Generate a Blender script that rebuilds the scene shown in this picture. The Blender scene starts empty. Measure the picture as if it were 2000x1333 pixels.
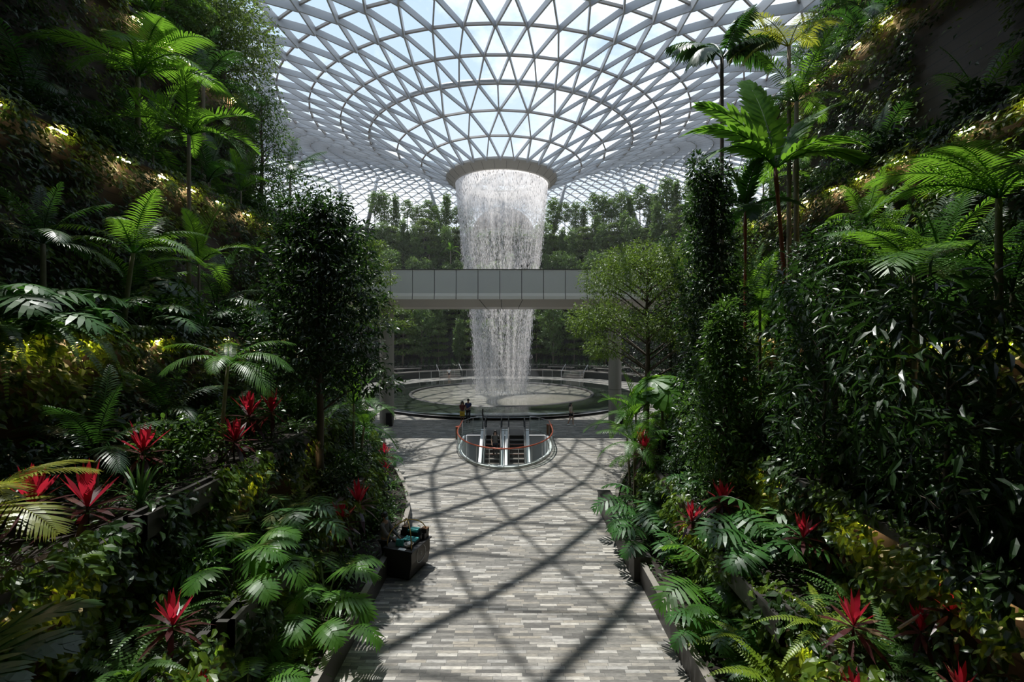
import bpy, bmesh, math, random
import numpy as np
from mathutils import Vector, Matrix, Euler, Quaternion
random.seed(7)
rng = np.random.default_rng(11)
S = bpy.context.scene
COL = S.collection
PI = math.pi
F_PX, CAM_H, HOR = 889.0, 6.75, 650.0

def W(px, py, Y):
    """a point of the place seen at pixel (px,py) of the 2000x1333 frame, standing at depth Y"""
    return Vector(((px - 1000) / F_PX * Y, Y, CAM_H + (HOR - py) / F_PX * Y))

def smooth(a, b, x):
    t = min(1, max(0, (x - a) / (b - a)))
    return t * t * (3 - 2 * t)

# ------------------------------------------------------------------ mesh tools
class MB:
    def __init__(s): s.v = []; s.f = []; s.m = []; s.n = 0
    def add(s, V, F, mi=0):
        b = s.n
        V = np.asarray(V, dtype=np.float32).reshape(-1, 3)
        s.v.append(V); s.n += len(V)
        for A in (F if isinstance(F, list) and len(F) and isinstance(F[0], np.ndarray) else [F]):
            if isinstance(A, np.ndarray):
                s.f.append(A.astype(np.int32) + b); s.m.append(np.full(len(A), mi, np.int32))
            else:
                for k in sorted(set(len(q) for q in A)):
                    Q = np.array([q for q in A if len(q) == k], np.int32) + b
                    s.f.append(Q); s.m.append(np.full(len(Q), mi, np.int32))
        return s
    def box(s, c, d, R=None, mi=0, taper=1.0):
        x, y, z = d[0] / 2, d[1] / 2, d[2] / 2
        t = taper
        P = [(-x, -y, -z), (x, -y, -z), (x, y, -z), (-x, y, -z), (-x * t, -y * t, z), (x * t, -y * t, z), (x * t, y * t, z), (-x * t, y * t, z)]
        P = [Vector(p) for p in P]
        if R is not None: P = [R @ p for p in P]
        P = [p + Vector(c) for p in P]
        return s.add([tuple(p) for p in P], [(0, 3, 2, 1), (4, 5, 6, 7), (0, 1, 5, 4), (1, 2, 6, 5), (2, 3, 7, 6), (3, 0, 4, 7)], mi)
    def tube(s, pts, rad, n=6, mi=0, cap=True, closed=False):
        pts = [Vector(p) for p in pts]; N = len(pts)
        if not hasattr(rad, '__len__'): rad = [rad] * N
        V = []; prev = None
        for i, p in enumerate(pts):
            if closed: t = pts[(i + 1) % N] - pts[i - 1]
            else: t = pts[min(i + 1, N - 1)] - pts[max(i - 1, 0)]
            if t.length < 1e-9: t = Vector((0, 0, 1))
            t.normalize()
            if prev is None:
                a = t.cross(Vector((0, 0, 1)))
                if a.length < .05: a = t.cross(Vector((1, 0, 0)))
            else: a = prev - t * prev.dot(t)
            a.normalize(); prev = a; b = t.cross(a)
            for k in range(n):
                th = 2 * PI * k / n
                V.append(p + (a * math.cos(th) + b * math.sin(th)) * rad[i])
        Fs = []
        for i in range(N if closed else N - 1):
            j = (i + 1) % N
            for k in range(n):
                Fs.append((i * n + k, i * n + (k + 1) % n, j * n + (k + 1) % n, j * n + k))
        if cap and not closed:
            Fs.append(tuple(range(n))[::-1]); Fs.append(tuple((N - 1) * n + k for k in range(n)))
        return s.add([tuple(v) for v in V], Fs, mi)
    def lathe(s, prof, c=(0, 0, 0), n=32, mi=0, a0=0, a1=2 * PI, cap=False):
        full = abs(a1 - a0 - 2 * PI) < 1e-6
        m = n if full else n + 1
        V = []; Fs = []
        for (r, z) in prof:
            for k in range(m):
                th = a0 + (a1 - a0) * k / n
                V.append((c[0] + r * math.cos(th), c[1] + r * math.sin(th), c[2] + z))
        for i in range(len(prof) - 1):
            for k in range(n):
                k2 = (k + 1) % m
                Fs.append((i * m + k, i * m + k2, (i + 1) * m + k2, (i + 1) * m + k))
        if cap and full:
            Fs.append(tuple(range(m))[::-1]); Fs.append(tuple((len(prof) - 1) * m + k for k in range(m)))
        return s.add(V, Fs, mi)
    def ell(s, c, r, n=10, m=7, mi=0):
        prof = [(max(1e-3, math.sin(PI * i / m)), -math.cos(PI * i / m)) for i in range(m + 1)]
        V = []; Fs = []
        for (q, z) in prof:
            for k in range(n):
                V.append((c[0] + r[0] * q * math.cos(2 * PI * k / n), c[1] + r[1] * q * math.sin(2 * PI * k / n), c[2] + r[2] * z))
        for i in range(m):
            for k in range(n):
                Fs.append((i * n + k, i * n + (k + 1) % n, (i + 1) * n + (k + 1) % n, (i + 1) * n + k))
        return s.add(V, Fs, mi)
    def extrude(s, poly, y0, y1, mi=0):
        """a polygon in (x,z) pushed along y"""
        n = len(poly)
        V = [(x, y0, z) for x, z in poly] + [(x, y1, z) for x, z in poly]
        Fs = [tuple(range(n)), tuple(range(2 * n - 1, n - 1, -1))] + [(i, i + n, (i + 1) % n + n, (i + 1) % n) for i in range(n)]
        return s.add(V, Fs, mi)
    def mesh(s, name, mats, smoothf=False):
        me = bpy.data.meshes.new(name)
        V = np.concatenate(s.v) if s.v else np.zeros((0, 3), np.float32)
        me.vertices.add(len(V)); me.vertices.foreach_set('co', V.ravel())
        if s.f:
            loops = np.concatenate([a.ravel() for a in s.f])
            tot = np.concatenate([np.full(len(a), a.shape[1], np.int32) for a in s.f])
            st = np.concatenate([[0], np.cumsum(tot)[:-1]]).astype(np.int32)
            me.loops.add(len(loops)); me.loops.foreach_set('vertex_index', loops)
            me.polygons.add(len(tot)); me.polygons.foreach_set('loop_start', st)
            try: me.polygons.foreach_set('loop_total', tot)
            except Exception: pass
            me.polygons.foreach_set('material_index', np.concatenate(s.m))
            me.polygons.foreach_set('use_smooth', np.full(len(tot), smoothf))
        me.update(calc_edges=True)
        for m in (mats if isinstance(mats, (list, tuple)) else [mats]): me.materials.append(m)
        return me
    def build(s, name, mats, parent=None, loc=None, smoothf=False):
        return link(name, s.mesh(name, mats, smoothf), parent, loc)

def link(name, me, parent=None, loc=None, rot=None, scale=None):
    o = bpy.data.objects.new(name, me); COL.objects.link(o)
    if parent is not None: o.parent = parent
    if loc is not None: o.location = loc
    if rot is not None: o.rotation_euler = rot
    if scale is not None: o.scale = (scale,) * 3 if not hasattr(scale, '__len__') else scale
    return o
def tag(o, label, cat, group=None, kind=None):
    o['label'] = label; o['category'] = cat
    if group: o['group'] = group
    if kind: o['kind'] = kind
    return o
def thing(name, label, cat, loc=(0, 0, 0), rz=0, group=None, scale=None):
    o = link(name, None, None, loc, (0, 0, rz), scale)
    o.empty_display_size = .2
    return tag(o, label, cat, group)
def struct(o, label, cat=None):
    o['kind'] = 'structure'; o['label'] = label; o['category'] = cat or 'structure'
    return o

# ------------------------------------------------------------------ materials
def nt(name):
    m = bpy.data.materials.new(name); m.use_nodes = True
    t = m.node_tree; t.nodes.clear()
    out = t.nodes.new('ShaderNodeOutputMaterial')
    return m, t, out
def N(t, typ, **kw):
    n = t.nodes.new(typ)
    for k, v in kw.items():
        if k in n.inputs.keys() if hasattr(n.inputs, 'keys') else False: n.inputs[k].default_value = v
        else: setattr(n, k, v)
    return n
def c4(c): return (c[0], c[1], c[2], 1)
def simple(name, col, rough=.6, metal=0, var=.15, scale=6, bump=0, spec=.5):
    m, t, out = nt(name)
    b = t.nodes.new('ShaderNodeBsdfPrincipled')
    tc = t.nodes.new('ShaderNodeTexCoord'); no = t.nodes.new('ShaderNodeTexNoise')
    no.inputs['Scale'].default_value = scale; no.inputs['Detail'].default_value = 4
    t.links.new(tc.outputs['Object'], no.inputs['Vector'])
    mx = t.nodes.new('ShaderNodeMix'); mx.data_type = 'RGBA'
    mx.inputs[6].default_value = c4([c * (1 - var) for c in col]); mx.inputs[7].default_value = c4([min(1, c * (1 + var)) for c in col])
    t.links.new(no.outputs['Fac'], mx.inputs[0]); t.links.new(mx.outputs[2], b.inputs['Base Color'])
    b.inputs['Roughness'].default_value = rough; b.inputs['Metallic'].default_value = metal
    b.inputs['Specular IOR Level'].default_value = spec
    if bump:
        bp = t.nodes.new('ShaderNodeBump'); bp.inputs['Strength'].default_value = bump; bp.inputs['Distance'].default_value = .02
        t.links.new(no.outputs['Fac'], bp.inputs['Height']); t.links.new(bp.outputs[0], b.inputs['Normal'])
    t.links.new(b.outputs[0], out.inputs[0])
    return m
def leafmat(name, col, col2, trans=.35, tcol=None, rough=.32, scale=3.0, spec=.5):
    """a leaf: glossy cuticle over a body that lets light through; hue varies plant to plant and patch to patch"""
    m, t, out = nt(name)
    b = t.nodes.new('ShaderNodeBsdfPrincipled'); tr = t.nodes.new('ShaderNodeBsdfTranslucent'); ms = t.nodes.new('ShaderNodeMixShader')
    oi = t.nodes.new('ShaderNodeObjectInfo'); tc = t.nodes.new('ShaderNodeTexCoord'); no = t.nodes.new('ShaderNodeTexNoise')
    no.inputs['Scale'].default_value = scale; no.inputs['Detail'].default_value = 3
    t.links.new(tc.outputs['Object'], no.inputs['Vector'])
    ad = t.nodes.new('ShaderNodeMath'); ad.operation = 'MULTIPLY_ADD'; ad.inputs[1].default_value = .35
    t.links.new(oi.outputs['Random'], ad.inputs[0])
    mr = t.nodes.new('ShaderNodeMapRange'); mr.inputs[1].default_value = .3; mr.inputs[2].default_value = .7; mr.inputs[3].default_value = -.1; mr.inputs[4].default_value = .75
    t.links.new(no.outputs['Fac'], mr.inputs[0]); t.links.new(mr.outputs[0], ad.inputs[2])
    mx = t.nodes.new('ShaderNodeMix'); mx.data_type = 'RGBA'; mx.inputs[6].default_value = c4(col); mx.inputs[7].default_value = c4(col2)
    t.links.new(ad.outputs[0], mx.inputs[0]); t.links.new(mx.outputs[2], b.inputs['Base Color'])
    b.inputs['Roughness'].default_value = rough; b.inputs['Specular IOR Level'].default_value = spec
    tcol = tcol or [min(1, c * k) for c, k in zip(col2, (1.9, 1.9, .9))]
    tr.inputs['Color'].default_value = c4(tcol)
    ms.inputs[0].default_value = trans
    t.links.new(b.outputs[0], ms.inputs[1]); t.links.new(tr.outputs[0], ms.inputs[2]); t.links.new(ms.outputs[0], out.inputs[0])
    return m
def panelmat(name, col, rough, row, gap, coords='Object', dark=.35, var=.2, axis='Z'):
    """flat cladding with horizontal joints every `row` metres"""
    m, t, out = nt(name)
    b = t.nodes.new('ShaderNodeBsdfPrincipled'); tc = t.nodes.new('ShaderNodeTexCoord'); sp = t.nodes.new('ShaderNodeSeparateXYZ')
    t.links.new(tc.outputs[coords], sp.inputs[0])
    d = t.nodes.new('ShaderNodeMath'); d.operation = 'DIVIDE'; d.inputs[1].default_value = row
    fr = t.nodes.new('ShaderNodeMath'); fr.operation = 'FRACT'; lt = t.nodes.new('ShaderNodeMath'); lt.operation = 'LESS_THAN'; lt.inputs[1].default_value = gap / row
    t.links.new(sp.outputs[axis], d.inputs[0]); t.links.new(d.outputs[0], fr.inputs[0]); t.links.new(fr.outputs[0], lt.inputs[0])
    no = t.nodes.new('ShaderNodeTexNoise'); no.inputs['Scale'].default_value = 1.2; no.inputs['Detail'].default_value = 6
    mp = t.nodes.new('ShaderNodeMapping'); mp.inputs['Scale'].default_value = (1, .4, 5) if axis == 'Z' else (1, 1, 1)
    t.links.new(tc.outputs[coords], mp.inputs[0]); t.links.new(mp.outputs[0], no.inputs['Vector'])
    mx = t.nodes.new('ShaderNodeMix'); mx.data_type = 'RGBA'; mx.inputs[6].default_value = c4([c * (1 - var) for c in col]); mx.inputs[7].default_value = c4([c * (1 + var) for c in col])
    t.links.new(no.outputs['Fac'], mx.inputs[0])
    m2 = t.nodes.new('ShaderNodeMix'); m2.data_type = 'RGBA'; m2.inputs[7].default_value = c4([c * dark for c in col])
    t.links.new(lt.outputs[0], m2.inputs[0]); t.links.new(mx.outputs[2], m2.inputs[6]); t.links.new(m2.outputs[2], b.inputs['Base Color'])
    b.inputs['Roughness'].default_value = rough
    t.links.new(b.outputs[0], out.inputs[0])
    return m
def glassmat(name, tint, refl=.06, rough=.02):
    m, t, out = nt(name)
    tr = t.nodes.new('ShaderNodeBsdfTransparent'); tr.inputs[0].default_value = c4(tint)
    gl = t.nodes.new('ShaderNodeBsdfGlossy'); gl.inputs['Roughness'].default_value = rough; gl.inputs[0].default_value = (.9, .95, .95, 1)
    lw = t.nodes.new('ShaderNodeLayerWeight'); lw.inputs[0].default_value = .15
    mr = t.nodes.new('ShaderNodeMapRange'); mr.inputs[3].default_value = refl * .5; mr.inputs[4].default_value = min(1, refl * 6)
    t.links.new(lw.outputs['Fresnel'], mr.inputs[0])
    ms = t.nodes.new('ShaderNodeMixShader'); t.links.new(mr.outputs[0], ms.inputs[0])
    t.links.new(tr.outputs[0], ms.inputs[1]); t.links.new(gl.outputs[0], ms.inputs[2]); t.links.new(ms.outputs[0], out.inputs[0])
    return m
def emitmat(name, col, st):
    m, t, out = nt(name)
    e = t.nodes.new('ShaderNodeEmission'); e.inputs[0].default_value = c4(col); e.inputs[1].default_value = st
    t.links.new(e.outputs[0], out.inputs[0]); return m
def pavingmat():
    """long thin split-face slate strips laid in a running bond, each strip its own grey"""
    m, t, out = nt('slate_strips')
    L = t.links.new
    b = t.nodes.new('ShaderNodeBsdfPrincipled'); tc = t.nodes.new('ShaderNodeTexCoord'); sp = t.nodes.new('ShaderNodeSeparateXYZ')
    L(tc.outputs['Object'], sp.inputs[0])
    def M(op, a, bb=None, c=None):
        n = t.nodes.new('ShaderNodeMath'); n.operation = op
        for i, q in enumerate((a, bb, c)):
            if q is None: continue
            if isinstance(q, (int, float)): n.inputs[i].default_value = q
            else: L(q, n.inputs[i])
        return n.outputs[0]
    y = M('DIVIDE', sp.outputs['Y'], .092); row = M('FLOOR', y)
    wn = t.nodes.new('ShaderNodeTexWhiteNoise'); wn.noise_dimensions = '1D'; L(row, wn.inputs['W'])
    ln = M('MULTIPLY_ADD', wn.outputs['Value'], .22, .40)
    x = M('ADD', M('DIVIDE', sp.outputs['X'], ln), M('MULTIPLY', wn.outputs['Value'], 17.3)); colm = M('FLOOR', x)
    cb = t.nodes.new('ShaderNodeCombineXYZ'); L(colm, cb.inputs[0]); L(row, cb.inputs[1])
    w2 = t.nodes.new('ShaderNodeTexWhiteNoise'); w2.noise_dimensions = '3D'; L(cb.outputs[0], w2.inputs['Vector'])
    rp = t.nodes.new('ShaderNodeValToRGB'); e = rp.color_ramp.elements
    e[0].position = 0; e[0].color = (.088, .082, .073, 1); e[1].position = 1; e[1].color = (.44, .41, .36, 1)
    for p, c in ((.3, (.154, .146, .130)), (.5, (.20, .187, .164)), (.68, (.25, .224, .182)), (.85, (.28, .27, .25))):
        q = e.new(p); q.color = c4(c)
    L(w2.outputs['Value'], rp.inputs[0])
    no = t.nodes.new('ShaderNodeTexNoise'); no.inputs['Scale'].default_value = 9; no.inputs['Detail'].default_value = 8; no.inputs['Roughness'].default_value = .7
    mp = t.nodes.new('ShaderNodeMapping'); mp.inputs['Scale'].default_value = (.6, 2.2, 1); mp.inputs['Rotation'].default_value = (0, 0, .35)
    L(tc.outputs['Object'], mp.inputs[0]); L(mp.outputs[0], no.inputs['Vector'])
    mr = t.nodes.new('ShaderNodeMapRange'); mr.inputs[1].default_value = .25; mr.inputs[2].default_value = .75; mr.inputs[3].default_value = .45; mr.inputs[4].default_value = 1.4
    L(no.outputs['Fac'], mr.inputs[0])
    mx = t.nodes.new('ShaderNodeMix'); mx.data_type = 'RGBA'; mx.blend_type = 'MULTIPLY'; mx.inputs[0].default_value = 1
    L(rp.outputs[0], mx.inputs[6]); L(mr.outputs[0], mx.inputs[7])
    fy = M('FRACT', y); fx = M('FRACT', x)
    j = M('MAXIMUM', M('LESS_THAN', fy, .07), M('LESS_THAN', fx, .018))
    m2 = t.nodes.new('ShaderNodeMix'); m2.data_type = 'RGBA'; m2.inputs[7].default_value = (.07, .068, .064, 1)
    L(j, m2.inputs[0]); L(mx.outputs[2], m2.inputs[6]); L(m2.outputs[2], b.inputs['Base Color'])
    b.inputs['Roughness'].default_value = .62
    bp = t.nodes.new('ShaderNodeBump'); bp.inputs['Strength'].default_value = .35; bp.inputs['Distance'].default_value = .01
    h = M('ADD', no.outputs['Fac'], M('MULTIPLY', w2.outputs['Value'], .6)); h = M('SUBTRACT', h, j)
    L(h, bp.inputs['Height']); L(bp.outputs[0], b.inputs['Normal'])
    L(b.outputs[0], out.inputs[0]); return m

M = {}
M['paving'] = pavingmat()
M['steel'] = simple('painted_steel_white', (.40, .42, .45), .45, 0, .06)  # bluish cast of sky light mixed into the grey
M['ringsteel'] = simple('painted_steel_warm_grey', (.30, .275, .255), .5, 0, .06)
M['ring'] = simple('ring_cladding', (.40, .385, .355), .5, 0, .06, 2)
M['roofglass'] = glassmat('roof_glass', (.89, .92, .94), .05)
M['glass'] = glassmat('barrier_glass', (.80, .87, .85), .07)
M['wood'] = panelmat('brown_board_wall', (.055, .036, .024), .6, .42, .035)
M['soil'] = simple('planting_soil', (.018, .013, .009), .95, 0, .4, 8, .5)
M['trough'] = simple('dark_bronze_steel', (.035, .031, .029), .45, .2, .25, 4)
M['curb'] = simple('dark_granite_curb', (.05, .046, .042), .5, 0, .3, 5)
M['curbtop'] = simple('pale_stone_coping', (.20, .18, .155), .6, 0, .3, 7)
M['concrete'] = simple('column_grey_render', (.27, .26, .225), .6, 0, .06, 2)
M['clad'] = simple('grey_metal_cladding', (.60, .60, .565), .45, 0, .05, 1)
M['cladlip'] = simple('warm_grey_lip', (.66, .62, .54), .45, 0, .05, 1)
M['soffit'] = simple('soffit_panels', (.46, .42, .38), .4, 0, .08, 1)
M['seam'] = simple('dark_joint', (.04, .037, .033), .7)
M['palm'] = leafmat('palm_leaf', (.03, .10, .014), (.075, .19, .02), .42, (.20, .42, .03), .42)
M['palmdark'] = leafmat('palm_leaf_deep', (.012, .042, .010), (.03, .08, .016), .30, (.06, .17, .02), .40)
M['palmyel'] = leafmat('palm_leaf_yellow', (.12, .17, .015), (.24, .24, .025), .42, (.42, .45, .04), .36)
M['broad'] = leafmat('tree_leaf_dark', (.010, .024, .009), (.022, .05, .014), .22, (.05, .13, .018), .36, 3.0, .42)
M['mid'] = leafmat('tree_leaf_mid', (.022, .06, .012), (.05, .11, .02), .35, (.12, .25, .03), .34)
M['far'] = leafmat('hill_leaf', (.04, .08, .024), (.10, .165, .045), .40, (.20, .34, .06), .42)
M['umb'] = leafmat('umbrella_leaf', (.036, .082, .015), (.095, .15, .024), .36, (.19, .30, .035), .42)
M['fern'] = leafmat('fern_leaf', (.028, .075, .014), (.07, .15, .03), .36, (.14, .30, .03), .40)
M['fernyel'] = leafmat('fern_leaf_lime', (.09, .17, .012), (.18, .24, .02), .36, (.30, .40, .03), .4)
M['phil'] = leafmat('split_leaf', (.02, .075, .014), (.045, .13, .025), .28, (.08, .24, .03), .42)
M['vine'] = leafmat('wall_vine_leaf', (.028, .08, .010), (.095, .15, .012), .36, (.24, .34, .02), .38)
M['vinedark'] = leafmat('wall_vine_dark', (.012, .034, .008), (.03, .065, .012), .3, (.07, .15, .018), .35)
M['strap'] = leafmat('strap_leaf', (.03, .085, .018), (.07, .15, .04), .3, (.12, .26, .04), .33)
M['red'] = leafmat('cordyline_red', (.26, .010, .022), (.44, .02, .05), .38, (.62, .025, .05), .33)
M['maroon'] = leafmat('cordyline_maroon', (.035, .012, .013), (.075, .02, .02), .25, (.15, .02, .02), .3)
M['bark'] = simple('tree_bark', (.075, .058, .042), .85, 0, .35, 9, .6)
M['barkpale'] = simple('pale_bark', (.20, .165, .12), .8, 0, .3, 9, .4)
M['redshaft'] = simple('red_palm_shaft', (.20, .04, .018), .5, 0, .35, 5)
M['stemgreen'] = simple('green_stem', (.05, .085, .02), .5, 0, .3, 8)
M['strip'] = emitmat('strip_glow', (1, .76, .42), 110)
M['housing'] = simple('lamp_housing', (.03, .028, .026), .5)
M['black'] = simple('black_rubber', (.012, .012, .013), .5)
M['white'] = simple('white_panel', (.72, .72, .71), .35, 0, .04)
M['grey'] = simple('grey_panel', (.30, .31, .32), .45, 0, .06)
M['chrome'] = simple('brushed_steel', (.55, .55, .56), .28, .85, .08)
M['copper'] = simple('red_brown_handrail', (.36, .085, .045), .28, .35, .12)
M['treadm'] = simple('escalator_tread', (.20, .17, .15), .45, .4, .2)
M['riser'] = simple('escalator_riser', (.018, .017, .017), .55, .2, .2)
M['bin'] = simple('brown_bin', (.11, .052, .022), .45, .2, .15)
M['brass'] = simple('brass_hoop', (.42, .28, .08), .35, .8, .15)
M['cart'] = simple('cart_black', (.018, .017, .017), .45, 0, .15)
M['cartface'] = simple('cart_face_brown', (.05, .042, .033), .45, .1, .12)
M['teal'] = simple('teal_cloth', (.05, .30, .29), .75, 0, .3, 25)
M['card'] = simple('white_card', (.75, .76, .78), .6)
M['skin'] = simple('skin', (.36, .20, .13), .5, 0, .06)
M['skinlight'] = simple('skin_light', (.50, .32, .23), .5, 0, .06)
M['hair'] = simple('black_hair', (.010, .008, .008), .4)
M['navy'] = simple('blue_shirt_cloth', (.02, .035, .13), .8)
M['dkcloth'] = simple('dark_trousers', (.025, .026, .03), .8)
M['redtop'] = simple('dark_red_top', (.12, .012, .012), .8)
M['green'] = simple('dark_green_skirt', (.012, .04, .025), .8)
M['yellow'] = simple('yellow_bag_paper', (.62, .40, .02), .55, 0, .05)
M['bagmark'] = simple('bag_mark_brown', (.12, .07, .01), .6)
M['cream'] = simple('cream_top', (.50, .42, .34), .8)
M['whitecloth'] = simple('white_shirt', (.78, .78, .76), .8)
M['greycloth'] = simple('grey_uniform', (.13, .125, .12), .8)
M['mask'] = simple('blue_face_mask', (.25, .42, .48), .8)
M['wicker'] = simple('pale_basket', (.35, .33, .30), .7, 0, .4, 40)
M['bottle'] = simple('dark_bottle', (.012, .014, .02), .15)
M['dome'] = simple('dome_render', (.20, .155, .12), .6, 0, .12, 1)
M['hillvine'] = leafmat('hill_creeper_leaf', (.012, .026, .010), (.03, .055, .018), .3, (.06, .11, .02), .5)
M['dark'] = simple('dark_hillside', (.02, .022, .018), .9, 0, .35, 2)
# ------------------------------------------------------------------ plants
def nrm(a): return a / np.maximum(1e-9, np.linalg.norm(a, axis=-1, keepdims=True))

def strips(mb, base, d, wdir, L, Wd, droop, us=(0, .3, .7, 1), ws=(.35, 1, .75, 0), mi=0, sag=None):
    """one tapering blade per row: base point, direction, width direction, length, width, droop (fraction of the length)"""
    n = len(base); K = len(us); V = []
    for u, w in zip(us, ws):
        p = base + d * (L * u)[:, None]
        p = p + np.array([0, 0, -1.0]) * (droop * L * u * u)[:, None]
        if w == 0: V.append(p[:, None, :])
        else: V.append(np.stack([p - wdir * (Wd * w * .5)[:, None], p + wdir * (Wd * w * .5)[:, None]], 1))
    Vv = np.concatenate(V, 1); k = Vv.shape[1]
    off = (np.arange(n) * k)[:, None]
    Fs = []
    tip = ws[-1] == 0
    nq = K - 2 if tip else K - 1
    for i in range(nq): Fs.append(off + np.array([2 * i, 2 * i + 1, 2 * i + 3, 2 * i + 2]))
    if tip: Fs.append(off + np.array([2 * nq, 2 * nq + 1, 2 * nq + 2]))
    mb.add(Vv.reshape(-1, 3), [f.astype(np.int32) for f in Fs], mi)

def frond_into(mb, L=2.2, n=26, ll=.5, lw=.035, a0=70, a1=25, e0=65, e1=-35, p=1.0, vup=.25, ldroop=.3, bare=.12, prof=None, rr=.014, M0=None, mi=0, mir=0, r=None):
    r = r or random
    t = np.linspace(0, 1, 40)
    ang = np.radians(e0 + (e1 - e0) * t ** p)
    ds = L / 39
    px = np.concatenate([[0], np.cumsum(np.cos(ang[:-1]) * ds)]); pz = np.concatenate([[0], np.cumsum(np.sin(ang[:-1]) * ds)])
    u = np.linspace(bare, 1, n)
    X = np.interp(u, t, px); Z = np.interp(u, t, pz); A = np.interp(u, t, ang)
    T = np.stack([np.cos(A), 0 * A, np.sin(A)], 1); Nn = np.stack([-np.sin(A), 0 * A, np.cos(A)], 1)
    P = np.stack([X, 0 * X, Z], 1)
    q = (u - bare) / (1 - bare)
    prof = prof or (lambda q: np.sin(PI * np.clip(q * .86 + .14, 0, 1)) ** .6 * .92 + .08)
    lens = ll * prof(q)
    fa = np.radians(a0 + (a1 - a0) * q)
    tmp = MB()
    for sd in (-1, 1):
        jit = np.array([r.uniform(-.09, .09) for _ in u])
        f2 = fa + jit
        d = T * np.cos(f2)[:, None] + np.array([0, sd, 0]) * np.sin(f2)[:, None] + Nn * (vup + jit)[:, None]
        d = nrm(d)
        wd = nrm(np.cross(d, Nn))
        jl = np.array([r.uniform(.88, 1.08) for _ in u])
        strips(tmp, P, d, wd, lens * jl, np.full(len(u), lw) * (0.55 + .45 * prof(q)), np.full(len(u), ldroop) * (1 + 3 * jit), mi=mi)
    k = 6; ti = np.linspace(0, 1, k + 1)
    tmp.tube([(np.interp(q2, t, px), 0, np.interp(q2, t, pz)) for q2 in ti], [rr * (1 - .8 * q2) for q2 in ti], 4, mir)
    V = np.concatenate(tmp.v)
    if M0 is not None:
        R = np.array(M0.to_3x3()); V = V @ R.T + np.array(M0.translation)
    b = mb.n; mb.v.append(V.astype(np.float32)); mb.n += len(V)
    for f, m in zip(tmp.f, tmp.m): mb.f.append(f + b); mb.m.append(m)

_fc = {}
def frond_mesh(key, mats, **kw):
    if key not in _fc:
        mb = MB(); frond_into(mb, r=random.Random(hash(key) % 1000 if not isinstance(key, str) else sum(map(ord, key))), **kw); _fc[key] = mb.mesh('frond', mats)
    return _fc[key]

def rotated(rz, tilt=0, roll=0): return Euler((roll, -tilt, rz), 'XYZ')

PALM = {  # kind: frond settings per age step (young upright -> old drooping)
    'feather': dict(n=30, ll=.50, lw=.038, a0=72, a1=28, vup=.12, ldroop=.42, bare=.14),
    'stiff':   dict(n=34, ll=.46, lw=.040, a0=66, a1=30, vup=.35, ldroop=.12, bare=.10),
    'broadp':  dict(n=16, ll=.66, lw=.17, a0=58, a1=18, vup=.06, ldroop=.18, bare=.12),
    'wide':    dict(n=36, ll=.62, lw=.042, a0=74, a1=32, vup=.05, ldroop=.22, bare=.12),
    'ragged':  dict(n=24, ll=.56, lw=.15, a0=76, a1=35, vup=-.1, ldroop=.75, bare=.16),
}
def palm(name, label, base, H, L, kind='feather', nf=11, mat='palm', trunk_r=.06, lean=(0, 0), group=None, ages=None, stems=1, seed=0, shaft=None, dirs=None, cat='palm', barkm='barkpale'):
    """base: foot of the trunk; H: height of the crown's heart; fronds: each its own part"""
    r = random.Random(seed + int(abs(base[0]) * 100) + int(base[1] * 10))
    root = thing(name, label, cat, base, 0, group)
    for st in range(stems):
        ox, oy = (0, 0) if st == 0 else (r.uniform(-.35, .35), r.uniform(-.35, .35))
        h = H if st == 0 else H * r.uniform(.6, .85)
        tip = Vector((lean[0] * h + ox * 1.6, lean[1] * h + oy * 1.6, h))
        mb = MB()
        k = 7; pts = []; rad = []
        for i in range(k + 1):
            t = i / k
            pts.append((ox + (tip.x - ox) * t ** 1.4, oy + (tip.y - oy) * t ** 1.4, -.1 + (h + .1) * t)); rad.append(trunk_r * (1.15 - .35 * t) * (1.25 if i == 0 else 1))
        mb.tube(pts, rad, 9)
        mb.build('trunk', M[barkm], root, smoothf=True)
        if shaft:
            sb = MB(); sb.tube([pts[-2], [(a + b) / 2 for a, b in zip(pts[-2], pts[-1])], pts[-1]], [trunk_r * .95, trunk_r * 1.15, trunk_r * .75], 9)
            sb.build('crown_shaft', M[shaft], root, smoothf=True)
        m = nf if st == 0 else max(5, int(nf * .7))
        lst = dirs if (dirs and st == 0) else None
        for i in range(len(lst) if lst else m):
            if lst: az, age, sc = lst[i]; az = math.radians(az)
            else: az = i * 2.39996 + r.uniform(-.25, .25); age = (i + .5) / m; sc = r.uniform(.85, 1.08)
            step = min(4, int(age * 5))
            e0, e1 = ((86, 55), (72, 15), (56, -22), (38, -48), (18, -68))[step]
            key = f'{kind}{step}{mat}{L:.1f}'
            me = frond_mesh(key, [M[mat]], L=L, e0=e0, e1=e1, rr=.011 * L, **{k2: (v * L / 2.2 if k2 in ('ll', 'lw') else v) for k2, v in PALM[kind].items()})
            f = link('frond', me, root, tip + Vector((0, 0, -.02 * i / m)), (r.uniform(-.15, .15), 0, az), sc)
    return root

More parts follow.
